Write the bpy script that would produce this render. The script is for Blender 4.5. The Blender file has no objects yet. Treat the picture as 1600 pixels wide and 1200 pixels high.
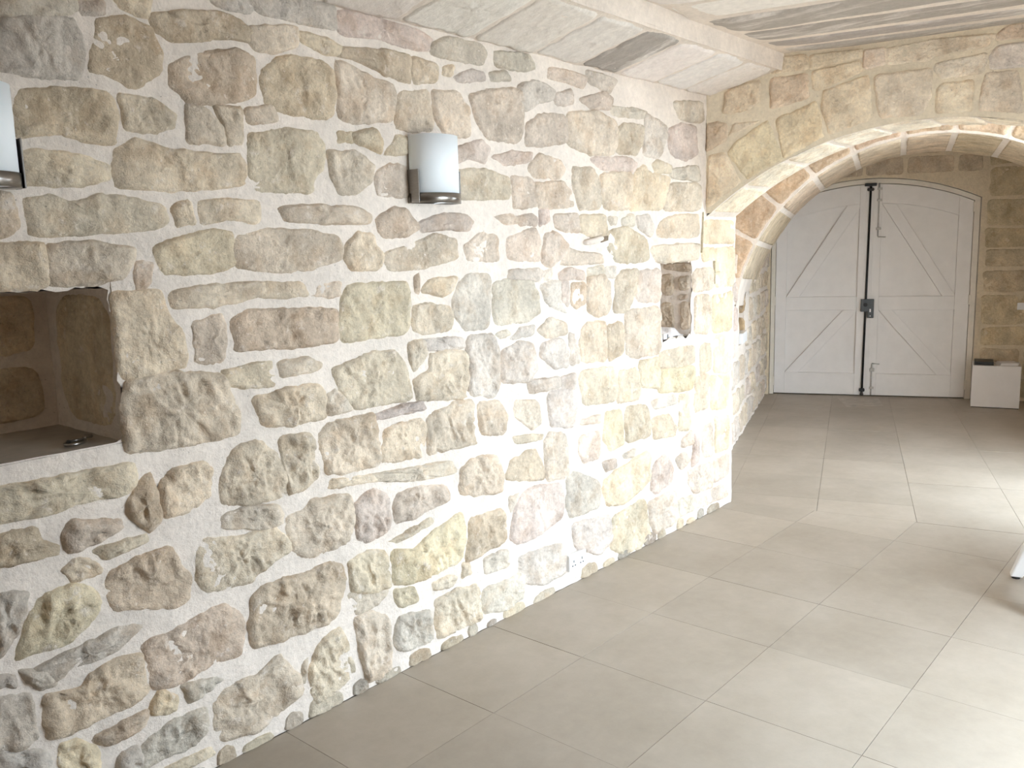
import bpy, math, random
from mathutils import Matrix, Vector, noise

sc = bpy.context.scene
col = sc.collection

# ------------------------------------------------------------------ camera
cam_d = bpy.data.cameras.new('camera')
cam_d.sensor_width = 36.0
cam_d.lens = 36.0 * 1345.0 / 1600.0
cam_d.clip_start = 0.05
cam = bpy.data.objects.new('camera', cam_d)
col.objects.link(cam)
right = Vector((0.65030375, -0.75918158, -0.02735634))
down = Vector((-0.13506309, -0.08010611, -0.98759353))
fwd = Vector((0.7475714, 0.6459306, -0.15463071))
cm = Matrix((right, -down, -fwd)).transposed().to_4x4()
cm.translation = (0, 0, 1.7)
cam.matrix_world = cm
sc.camera = cam

# ------------------------------------------------------------------ sky and exposure
world = bpy.data.worlds.new('sky')
sc.world = world
world.use_nodes = True
wb = world.node_tree.nodes['Background']
wb.inputs[0].default_value = (0.755, 0.885, 1.0, 1)
wb.inputs[1].default_value = 9.0
vs = sc.view_settings
vs.view_transform = 'Standard'
vs.look = 'None'
vs.gamma = 1.0
vs.use_curve_mapping = False
vs.exposure = 0.84
sc.cycles.max_bounces = 10
sc.cycles.diffuse_bounces = 8
sc.cycles.sample_clamp_indirect = 8.0

def portal(name, loc, sx, sz, rotz):
    l = bpy.data.lights.new(name, 'AREA')
    l.shape = 'RECTANGLE'; l.size = sx; l.size_y = sz
    l.cycles.is_portal = True
    o = bpy.data.objects.new(name, l)
    o.location = loc
    o.rotation_euler = (math.radians(90), 0, rotz)
    col.objects.link(o)
    return o
# daylight comes in from the courtyard through two open doorways in the right-hand wall
DOOR1 = (2.45, 4.0, 2.3)      # x0, x1, top
DOOR2 = (5.72, 7.1, 2.55)
YR = -0.3               # inner face of the right wall
YR2 = 0.35
YB = -1.1                # the room is wider beside the camera
# an area lamp shines along its local -Z: rotated so that it looks along +Y into the room
portal('doorway_daylight', ((DOOR1[0]+DOOR1[1])/2, YR-0.32, DOOR1[2]/2), DOOR1[1]-DOOR1[0], DOOR1[2], 0)
portal('passage_daylight', ((DOOR2[0]+DOOR2[1])/2, YR2-0.32, DOOR2[2]/2), DOOR2[1]-DOOR2[0], DOOR2[2], 0)

# ------------------------------------------------------------------ constants of the place
YW = 2.533                                  # face of the left wall
P0 = Vector((4.75, YW, 0))                  # corner of left wall and arch wall
T = Vector((0.2167, -0.9762, 0)).normalized()   # along the arch wall, to the right
N = Vector((-T.y, T.x, 0))                  # through the arch, away from the camera
UP = Vector((0, 0, 1))
ZC = 2.73                                   # ceiling
AC, AR = (1.2, 0.545), 1.775                # first arch, centre (u, z) and radius
WT = 0.369                                  # its thickness, measured along the left wall
V0, V1 = 1.9, 3.6                           # second arch: start and end along N
VC0, VR0 = (1.138, 1.015), 1.4247
VC1, VR1 = (1.033, 0.892), 1.570
DL = Vector((9.263, 4.065, 0)); DR = Vector((9.975, 2.265, 0))
TD = (DR - DL).normalized(); ND = Vector((-TD.y, TD.x, 0))
WL0 = Vector((5.13, 2.735, 0)); DW = Vector((0.945, 0.325, 0)).normalized(); NW = Vector((DW.y, -DW.x, 0))  # passage left wall, NW into the room
rnd = random.Random(7)

# ------------------------------------------------------------------ materials
def mat(name):
    m = bpy.data.materials.new(name)
    m.use_nodes = True
    nt = m.node_tree
    for n in list(nt.nodes): nt.nodes.remove(n)
    out = nt.nodes.new('ShaderNodeOutputMaterial')
    b = nt.nodes.new('ShaderNodeBsdfPrincipled')
    nt.links.new(b.outputs[0], out.inputs[0])
    return m, nt, b
def node(nt, t, **kw):
    n = nt.nodes.new(t)
    for k, v in kw.items():
        if k in n.inputs: n.inputs[k].default_value = v
        else: setattr(n, k, v)
    return n
def pos(nt):
    return nt.nodes.new('ShaderNodeNewGeometry').outputs['Position']
def ntex(nt, vec, scale, detail=6, rough=0.6):
    n = node(nt, 'ShaderNodeTexNoise', Scale=scale, Detail=detail, Roughness=rough)
    nt.links.new(vec, n.inputs['Vector'])
    return n.outputs['Fac']
def ramp(nt, fac, stops):
    r = nt.nodes.new('ShaderNodeValToRGB')
    cr = r.color_ramp
    while len(cr.elements) < len(stops): cr.elements.new(0.5)
    for e, (p, c) in zip(cr.elements, stops):
        e.position = p
        e.color = (c, c, c, 1) if isinstance(c, (int, float)) else (*c, 1)
    nt.links.new(fac, r.inputs[0])
    return r.outputs[0]
def mix(nt, fac, a, b, mode='MIX'):
    m = nt.nodes.new('ShaderNodeMix'); m.data_type = 'RGBA'; m.blend_type = mode
    for sock, v in ((m.inputs[0], fac), (m.inputs[6], a), (m.inputs[7], b)):
        if isinstance(v, bpy.types.NodeSocket): nt.links.new(v, sock)
        elif isinstance(v, (int, float)): sock.default_value = v
        else: sock.default_value = (*v, 1)
    return m.outputs[2]
def bump(nt, b, h, strength, dist):
    bp = node(nt, 'ShaderNodeBump', Strength=strength, Distance=dist)
    nt.links.new(h, bp.inputs['Height'])
    nt.links.new(bp.outputs[0], b.inputs['Normal'])
    return bp
def madd(nt, a, b, k):
    m = nt.nodes.new('ShaderNodeMath'); m.operation = 'MULTIPLY_ADD'
    nt.links.new(b, m.inputs[0]); m.inputs[1].default_value = k; nt.links.new(a, m.inputs[2])
    return m.outputs[0]

MORTAR = (0.84, 0.755, 0.675)
def stone_material(name, bstr=0.55, smear=0.5):
    m, nt, b = mat(name)
    p = pos(nt)
    oi = nt.nodes.new('ShaderNodeObjectInfo')
    c = oi.outputs['Color']
    big = ramp(nt, ntex(nt, p, 6, 5, 0.6), [(0.32, 0.76), (0.68, 1.18)])
    c = mix(nt, 1.0, c, big, 'MULTIPLY')
    warm = ramp(nt, ntex(nt, p, 11, 5, 0.6), [(0.50, 0.0), (0.62, 0.65)])
    c = mix(nt, warm, c, mix(nt, 1.0, c, (0.84, 0.77, 0.70), 'MULTIPLY'))
    fine = ramp(nt, ntex(nt, p, 70, 8, 0.7), [(0.33, 0.82), (0.68, 1.16)])
    c = mix(nt, 0.8, c, fine, 'MULTIPLY')
    sm = ramp(nt, ntex(nt, p, 17, 9, 0.72), [(0.57, 0.0), (0.66, smear)])
    c = mix(nt, sm, c, MORTAR)
    fl = ramp(nt, ntex(nt, p, 48, 4, 0.55), [(0.66, 0.0), (0.71, smear)])
    c = mix(nt, fl, c, MORTAR)
    pit = ramp(nt, ntex(nt, p, 130, 3, 0.5), [(0.27, 0.55), (0.34, 1.0)])
    c = mix(nt, 0.8, c, pit, 'MULTIPLY')
    nt.links.new(c, b.inputs['Base Color'])
    b.inputs['Roughness'].default_value = 0.95
    b.inputs['Specular IOR Level'].default_value = 0.15
    h = madd(nt, ntex(nt, p, 38, 8, 0.68), ntex(nt, p, 12, 4, 0.6), 1.2)
    bump(nt, b, h, bstr, 0.02)
    return m
M_STONE = stone_material('limestone_rubble', 0.7, 0.6)
M_ASHLAR = stone_material('limestone_ashlar', 0.65, 0.2)

def mortar_material(name, base):
    m, nt, b = mat(name)
    p = pos(nt)
    v = ramp(nt, ntex(nt, p, 3.5, 6, 0.6), [(0.3, tuple(x*.88 for x in base)), (0.55, base), (0.75, tuple(x*1.07 for x in base))])
    v = mix(nt, 0.7, v, ramp(nt, ntex(nt, p, 40, 8, 0.7), [(0.3, 0.84), (0.7, 1.1)]), 'MULTIPLY')
    v = mix(nt, 0.8, v, ramp(nt, ntex(nt, p, 110, 3, 0.5), [(0.24, 0.5), (0.30, 1.0)]), 'MULTIPLY')
    nt.links.new(v, b.inputs['Base Color'])
    b.inputs['Roughness'].default_value = 0.95
    b.inputs['Specular IOR Level'].default_value = 0.15
    bump(nt, b, madd(nt, ntex(nt, p, 55, 8, 0.65), ntex(nt, p, 9, 4, 0.6), 1.5), 0.42, 0.02)
    return m
M_MORTAR = mortar_material("lime_mortar", MORTAR)
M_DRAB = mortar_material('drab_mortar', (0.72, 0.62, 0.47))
M_WARM = mortar_material("buff_mortar", (0.80, 0.70, 0.55))

def plain(name, c, rough=0.5, metal=0.0, var=0.06, scale=20, spec=0.5):
    m, nt, b = mat(name)
    p = pos(nt)
    v = ramp(nt, ntex(nt, p, scale, 5, 0.6), [(0.3, 1 - var), (0.7, 1 + var)])
    nt.links.new(mix(nt, 1.0, c, v, 'MULTIPLY'), b.inputs['Base Color'])
    b.inputs['Roughness'].default_value = rough
    b.inputs['Metallic'].default_value = metal
    b.inputs['Specular IOR Level'].default_value = spec
    return m

m, nt, b = mat('porcelain_tile'); M_TILE = m
p = pos(nt)
oi = nt.nodes.new('ShaderNodeObjectInfo')
v = ramp(nt, ntex(nt, p, 2.2, 6, 0.62), [(0.3, (0.36, 0.313, 0.255)), (0.55, (0.41, 0.36, 0.30)), (0.75, (0.45, 0.40, 0.34))])
v = mix(nt, 1.0, v, ramp(nt, oi.outputs['Random'], [(0.0, 0.95), (1.0, 1.05)]), 'MULTIPLY')
v = mix(nt, 0.5, v, ramp(nt, ntex(nt, p, 16, 7, 0.7), [(0.3, 0.9), (0.7, 1.08)]), 'MULTIPLY')
nt.links.new(v, b.inputs['Base Color'])
b.inputs['Roughness'].default_value = 0.5
b.inputs['Specular IOR Level'].default_value = 0.35
bump(nt, b, ntex(nt, p, 90, 4, 0.6), 0.06, 0.004)
M_GROUT = plain('tile_grout', (0.27, 0.235, 0.195), 0.9, 0, 0.15, 40)

m, nt, b = mat('limewashed_slab'); M_SLAB = m
p = pos(nt)
oi = nt.nodes.new('ShaderNodeObjectInfo')
mp = node(nt, 'ShaderNodeMapping'); mp.inputs['Rotation'].default_value = (0, 0, math.radians(12.5)); mp.inputs['Scale'].default_value = (5.0, 0.9, 3.0)
nt.links.new(p, mp.inputs['Vector'])
st = ntex(nt, mp.outputs[0], 2.6, 8, 0.65)
v = mix(nt, ramp(nt, st, [(0.50, 0.0), (0.72, 0.85)]), oi.outputs['Color'], (0.92, 0.87, 0.82))
v = mix(nt, 0.7, v, ramp(nt, ntex(nt, p, 30, 7, 0.7), [(0.3, 0.85), (0.7, 1.12)]), 'MULTIPLY')
nt.links.new(v, b.inputs['Base Color'])
b.inputs['Roughness'].default_value = 0.95
b.inputs['Specular IOR Level'].default_value = 0.15
bump(nt, b, madd(nt, ntex(nt, p, 45, 7, 0.65), st, 1.2), 0.5, 0.015)

M_DOOR = plain('white_door_paint', (0.80, 0.775, 0.76), 0.45, 0, 0.03, 8)
M_FRAME = plain('cream_frame_paint', (0.74, 0.69, 0.61), 0.6, 0, 0.06, 12)
M_IRON = plain('black_iron', (0.018, 0.017, 0.017), 0.45, 0.3, 0.2, 40)
M_LOCK = plain('dark_grey_lock', (0.075, 0.08, 0.085), 0.45, 0.5, 0.1, 60)
M_BOLT = plain('painted_bolt', (0.50, 0.48, 0.46), 0.5, 0, 0.12, 60)
M_WHITE = plain('white_plastic', (0.86, 0.86, 0.87), 0.35, 0, 0.01, 10)
M_BOXW = plain('white_board', (0.74, 0.71, 0.70), 0.55, 0, 0.03, 6)
M_BLACK = plain('black_plastic', (0.012, 0.011, 0.011), 0.4, 0, 0.1, 30)
M_HOLE = plain('dark_pin_slot', (0.03, 0.03, 0.03), 0.8, 0, 0.1, 30)
M_SHELF = plain('cement_shelf', (0.40, 0.36, 0.31), 0.85, 0, 0.14, 9)
M_PATCH = plain('patched_tile', (0.44, 0.40, 0.35), 0.6, 0, 0.2, 12)
M_HOLE_SHADE = plain('brown_hole_shade', (0.20, 0.15, 0.105), 0.9, 0, 0.2, 60)
M_CUT = plain('yellowed_cut', (0.56, 0.49, 0.35), 0.9, 0, 0.25, 60)
M_GROUND = plain('courtyard_paving', (0.45, 0.41, 0.36), 0.9, 0, 0.1, 4)
m, nt, b = mat('brushed_steel'); M_STEEL = m
p = pos(nt)
mp = node(nt, 'ShaderNodeMapping'); mp.inputs['Scale'].default_value = (6, 6, 220)
nt.links.new(p, mp.inputs['Vector'])
nt.links.new(ramp(nt, ntex(nt, mp.outputs[0], 6, 4, 0.6), [(0.3, (0.24, 0.225, 0.21)), (0.7, (0.34, 0.32, 0.30))]), b.inputs['Base Color'])
b.inputs['Metallic'].default_value = 1.0
b.inputs['Roughness'].default_value = 0.28
m, nt, b = mat('frosted_glass'); M_FROST = m
p = pos(nt)
nt.links.new(ramp(nt, ntex(nt, p, 30, 3, 0.5), [(0.3, (0.86, 0.92, 0.97)), (0.7, (0.88, 0.93, 0.98))]), b.inputs['Base Color'])
b.inputs['Roughness'].default_value = 0.6
b.inputs['Specular IOR Level'].default_value = 0.3
b.inputs['Subsurface Weight'].default_value = 0.15
b.inputs['Subsurface Radius'].default_value = (0.02, 0.02, 0.02)
m, nt, b = mat('crumpled_film'); M_FILM = m
p = pos(nt)
nt.links.new(ramp(nt, ntex(nt, p, 25, 3, 0.5), [(0.3, (0.70, 0.67, 0.66)), (0.7, (0.82, 0.80, 0.80))]), b.inputs['Base Color'])
b.inputs['Roughness'].default_value = 0.3
bump(nt, b, ntex(nt, p, 60, 3, 0.6), 0.6, 0.01)

# ------------------------------------------------------------------ helpers
def tag(o, label=None, cat=None, group=None, kind=None):
    if label: o['label'] = label
    if cat: o['category'] = cat
    if group: o['group'] = group
    if kind: o['kind'] = kind
    return o
def mesh_obj(name, verts, faces, material, parent=None, loc=(0, 0, 0), smooth=False, color=None):
    me = bpy.data.meshes.new(name)
    me.from_pydata([tuple(v) for v in verts], [], faces)
    me.materials.append(material)
    if smooth: me.polygons.foreach_set('use_smooth', [True] * len(me.polygons))
    me.update()
    o = bpy.data.objects.new(name, me)
    o.location = loc
    if color: o.color = (*color, 1)
    col.objects.link(o)
    if parent is not None: o.parent = parent
    return o
def empty(name, loc=(0, 0, 0), rz=0):
    o = bpy.data.objects.new(name, None)
    o.location = loc; o.rotation_euler = (0, 0, rz)
    o.empty_display_size = 0.1
    col.objects.link(o)
    return o
class MB:
    def __init__(s): s.v = []; s.f = []
    def quad(s, a, b, c, d):
        i = len(s.v); s.v += [a, b, c, d]; s.f.append((i, i+1, i+2, i+3))
    def hexa(s, lo, hi):                       # two rings of four points
        i = len(s.v); s.v += list(lo) + list(hi)
        s.f += [(i+3, i+2, i+1, i), (i+4, i+5, i+6, i+7)] + [(i+k, i+(k+1) % 4, i+4+(k+1) % 4, i+4+k) for k in range(4)]
    def box(s, x0, x1, y0, y1, z0, z1, f=lambda x, y, z: (x, y, z)):
        s.hexa([f(x0, y0, z0), f(x1, y0, z0), f(x1, y1, z0), f(x0, y1, z0)], [f(x0, y0, z1), f(x1, y0, z1), f(x1, y1, z1), f(x0, y1, z1)])
    def prism(s, poly, h0, h1, f):             # polygon extruded from h0 to h1 through the map f(x, y, h)
        i = len(s.v); n = len(poly)
        s.v += [f(x, y, h0) for x, y in poly] + [f(x, y, h1) for x, y in poly]
        s.f += [tuple(range(i+n-1, i-1, -1)), tuple(range(i+n, i+2*n))] + [(i+k, i+(k+1) % n, i+n+(k+1) % n, i+n+k) for k in range(n)]
    def tube(s, path, r, n=10, closed_ends=True):
        i0 = len(s.v); path = [Vector(q) for q in path]
        for k, q in enumerate(path):
            d = (path[min(k+1, len(path)-1)] - path[max(k-1, 0)]).normalized()
            a = d.cross(Vector((0, 0, 1)))
            if a.length < 0.05: a = d.cross(Vector((1, 0, 0)))
            a.normalize(); c = d.cross(a)
            rr = r[k] if isinstance(r, (list, tuple)) else r
            for j in range(n):
                t = 2*math.pi*j/n
                s.v.append(q + a*math.cos(t)*rr + c*math.sin(t)*rr)
        for k in range(len(path)-1):
            for j in range(n):
                s.f.append((i0+k*n+j, i0+k*n+(j+1) % n, i0+(k+1)*n+(j+1) % n, i0+(k+1)*n+j))
        if closed_ends:
            s.f.append(tuple(range(i0+n-1, i0-1, -1))); s.f.append(tuple(range(i0+(len(path)-1)*n, i0+len(path)*n)))
    def build(s, name, material, parent=None, loc=(0, 0, 0), smooth=False, bevel=0, color=None):
        L = Vector(loc)
        o = mesh_obj(name, [Vector(v) for v in s.v], s.f, material, parent, loc, smooth, color)
        if bevel:
            bv = o.modifiers.new('bevel', 'BEVEL'); bv.width = bevel; bv.segments = 2; bv.limit_method = 'ANGLE'
        return o

def sm(x):
    x = max(0.0, min(1.0, x)); return x*x*(3-2*x)
def chaikin(pts, it=1, k=0.2):
    for _ in range(it):
        o = []
        for i in range(len(pts)):
            a, b = pts[i], pts[(i+1) % len(pts)]
            o += [(a[0]*(1-k)+b[0]*k, a[1]*(1-k)+b[1]*k), (a[0]*k+b[0]*(1-k), a[1]*k+b[1]*(1-k))]
        pts = o
    return pts
def resample(pts, n):
    L = [0]
    for i in range(len(pts)):
        a, b = pts[i], pts[(i+1) % len(pts)]
        L.append(L[-1]+math.hypot(b[0]-a[0], b[1]-a[1]))
    tot = L[-1]; o = []; j = 0
    for k in range(n):
        d = tot*k/n
        while L[j+1] < d: j += 1
        a, b = pts[j], pts[(j+1) % len(pts)]
        t = (d-L[j])/max(1e-9, L[j+1]-L[j])
        o.append((a[0]+(b[0]-a[0])*t, a[1]+(b[1]-a[1])*t))
    return o, tot
def centroid(pts):
    A = cx = cy = 0
    for i in range(len(pts)):
        a, b = pts[i], pts[(i+1) % len(pts)]
        c = a[0]*b[1]-b[0]*a[1]; A += c; cx += (a[0]+b[0])*c; cy += (a[1]+b[1])*c
    return cx/(3*A), cy/(3*A), abs(A)/2
COL = {'t': (0.745, 0.635, 0.50), 'y': (0.775, 0.66, 0.485), 'b': (0.665, 0.545, 0.42), 'p': (0.72, 0.61, 0.525), 'g': (0.64, 0.57, 0.495), 'w': (0.74, 0.66, 0.57)}
def tint(c, r, k=0.06):
    c = COL[c] if isinstance(c, str) else c
    f = 1+r.uniform(-k, k)
    return (c[0]*f*(1+r.uniform(-.02, .02)), c[1]*f, c[2]*f*(1+r.uniform(-.04, .04)))
SEED = [0]
def stone(poly, f, parent, material, color, proud=0.012, rough=0.012, edge=0.018, sink=0.008, jit=0.006, step=0.014, name='stone', round_=0.15, gouge=0.0, grow=0.0):
    """One stone of a wall: a rough face of its own that rises out of the mortar. f maps (x, y, height) to the place."""
    SEED[0] += 1
    sd = SEED[0]*7.31
    cx, cy, A = centroid(poly)
    _, per = resample(poly, 8)
    gk = 1+grow*per/(2*A)
    poly = [(cx+(x-cx)*gk, cy+(y-cy)*gk) for x, y in poly]
    pts = chaikin(poly, 2, round_)
    n = 48
    _, tot = resample(pts, 8)
    n = max(20, min(150, int(tot/step)))
    pts, tot = resample(pts, n)
    rm = 2*A/tot
    q = []
    for x, y in pts:
        w = noise.noise((x*22, y*22, sd))*jit+noise.noise((x*70, y*70, sd))*jit*0.6
        d = math.hypot(x-cx, y-cy) or 1
        q.append((x+(x-cx)/d*w, y+(y-cy)/d*w))
    nr = max(4, min(16, int(rm*2/step*0.75)))
    ts = [1.0, 1-min(.12, .008/max(rm, .02)), 1-min(.25, .02/max(rm, .02))]
    ts += [ts[-1]*(1-k/nr) for k in range(1, nr)]
    o3 = f(cx, cy, 0)
    V = []; F = []
    tx, ty = noise.noise((sd, 1.3, 2.2))*0.035, noise.noise((sd, 5.3, 9.2))*0.035
    for t in ts:
        for x, y in q:
            X = cx+(x-cx)*t; Y = cy+(y-cy)*t
            e = (1-t)*rm*1.6
            h = -sink+(proud+sink)*sm((e+.004)/edge)
            k = sm(e/0.03)
            nz = noise.noise((X*8+sd, Y*8, sd))*rough*1.2+noise.noise((X*24, Y*24, sd))*rough*0.7+noise.noise((X*60, Y*60, sd))*rough*0.4
            nz -= abs(noise.noise((X*17+sd, Y*13, sd+4)))*rough*0.9-rough*0.2
            if gouge:
                g = noise.noise((X*30+Y*8, Y*10, sd*1.7))
                nz -= gouge*sm((g-0.08)/0.22)*(0.6+0.8*noise.noise((X*50, Y*50, sd)))
            h += nz*(0.3+0.7*k)+k*(tx*(X-cx)+ty*(Y-cy))
            lo = min(.0035, proud*.5)+min(1.0, proud/.008)*.004*noise.noise((X*50, Y*50, sd))
            if e > .022 and h < lo: h = lo
            V.append(f(X, Y, h)-o3)
    m_ = len(q)
    for r in range(len(ts)-1):
        for i in range(m_):
            j = (i+1) % m_
            F.append((r*m_+i, r*m_+j, (r+1)*m_+j, (r+1)*m_+i))
    V.append(f(cx, cy, proud+noise.noise((cx*9+sd, cy*9, sd))*rough)-o3)
    c = len(V)-1; r = len(ts)-1
    for i in range(m_): F.append((r*m_+i, r*m_+(i+1) % m_, c))
    a, b_, d = V[0], V[m_//3], V[2*m_//3]
    outward = f(cx, cy, 1)-f(cx, cy, 0)
    if (b_-a).cross(d-a).dot(outward) < 0: F = [tuple(reversed(x)) for x in F]
    return mesh_obj(name, V, F, material, parent, o3, True, color)

def inside(pt, poly):
    x, y = pt; r = False
    for i in range(len(poly)):
        (x1, y1), (x2, y2) = poly[i], poly[(i+1) % len(poly)]
        if (y1 > y) != (y2 > y) and x < (x2-x1)*(y-y1)/(y2-y1)+x1: r = not r
    return r
def sheet(name, x0, x1, y0, y1, f, material, parent=None, step=0.035, amp=0.006, holes=(), keep=None, ragged=0.008, thick=0.0, snap=()):
    """A rough mortar face on a grid, with square holes left open. keep(x) gives (low, high) of a column when the outline is curved."""
    xs = [x0+(x1-x0)*i/max(1, round((x1-x0)/step)) for i in range(max(1, round((x1-x0)/step))+1)]
    ys = [y0+(y1-y0)*i/max(1, round((y1-y0)/step)) for i in range(max(1, round((y1-y0)/step))+1)]
    def snapin(a, v):
        k = min(range(len(a)), key=lambda i: abs(a[i]-v)); a[k] = v
    for hx0, hx1, hy0, hy1 in holes:
        for v in (hx0, hx1): snapin(xs, v)
        for v in (hy0, hy1): snapin(ys, v)
    V = []; F = []
    for j, y in enumerate(ys):
        for i, x in enumerate(xs):
            X, Y = x, y
            if keep:
                lo, hi = keep(x); Y = lo+(hi-lo)*j/(len(ys)-1)
            h = noise.noise((X*6, Y*6, 3.1))*amp+noise.noise((X*21, Y*21, 8.7))*amp*0.8
            on = any((abs(x-a) < 1e-6 or abs(x-b_) < 1e-6) and c-1e-6 <= y <= d+1e-6 or (abs(y-c) < 1e-6 or abs(y-d) < 1e-6) and a-1e-6 <= x <= b_+1e-6 for a, b_, c, d in holes)
            if on:
                X += noise.noise((X*30, Y*30, 1.7))*ragged; Y += noise.noise((X*30, Y*30, 6.7))*ragged
                h -= 0.004
            V.append(f(X, Y, h))
    nx = len(xs)
    for j in range(len(ys)-1):
        for i in range(nx-1):
            mx, my = (xs[i]+xs[i+1])/2, (ys[j]+ys[j+1])/2
            if any(a < mx < b_ and c < my < d for a, b_, c, d in holes): continue
            F.append((j*nx+i, j*nx+i+1, (j+1)*nx+i+1, (j+1)*nx+i))
    a, b_, c = V[0], V[nx-1], V[-1]
    if (b_-a).cross(c-a).dot(f(xs[0], ys[0], 1)-f(xs[0], ys[0], 0)) < 0: F = [tuple(reversed(x)) for x in F]
    return mesh_obj(name, V, F, material, parent, (0, 0, 0), True)
def courses(x0, x1, heights, z0, wmin, wmax, gap, r, jit=0.012):
    out = []; z = z0
    for h in heights:
        x = x0+r.uniform(-.5, 0)*wmin
        while x < x1:
            w = r.uniform(wmin, wmax)
            a, b_ = max(x, x0)+gap/2, min(x+w, x1)-gap/2
            if b_-a > 0.06:
                J = lambda: r.uniform(-jit, jit)
                out.append([(a+J(), z+gap/2+J()), ((a+b_)/2+J(), z+gap/2+J()), (b_+J(), z+gap/2+J()), (b_+J(), z+h-gap/2+J()), ((a+b_)/2+J(), z+h-gap/2+J()), (a+J(), z+h-gap/2+J())])
            x += w
        z += h
    return out
def parse(txt):
    o = []
    for l in txt.strip().splitlines():
        w = l.split()
        o.append((w[0], [(int(a.split(',')[0])/1000, int(a.split(',')[1])/1000) for a in w[1:]]))
    return o

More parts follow.
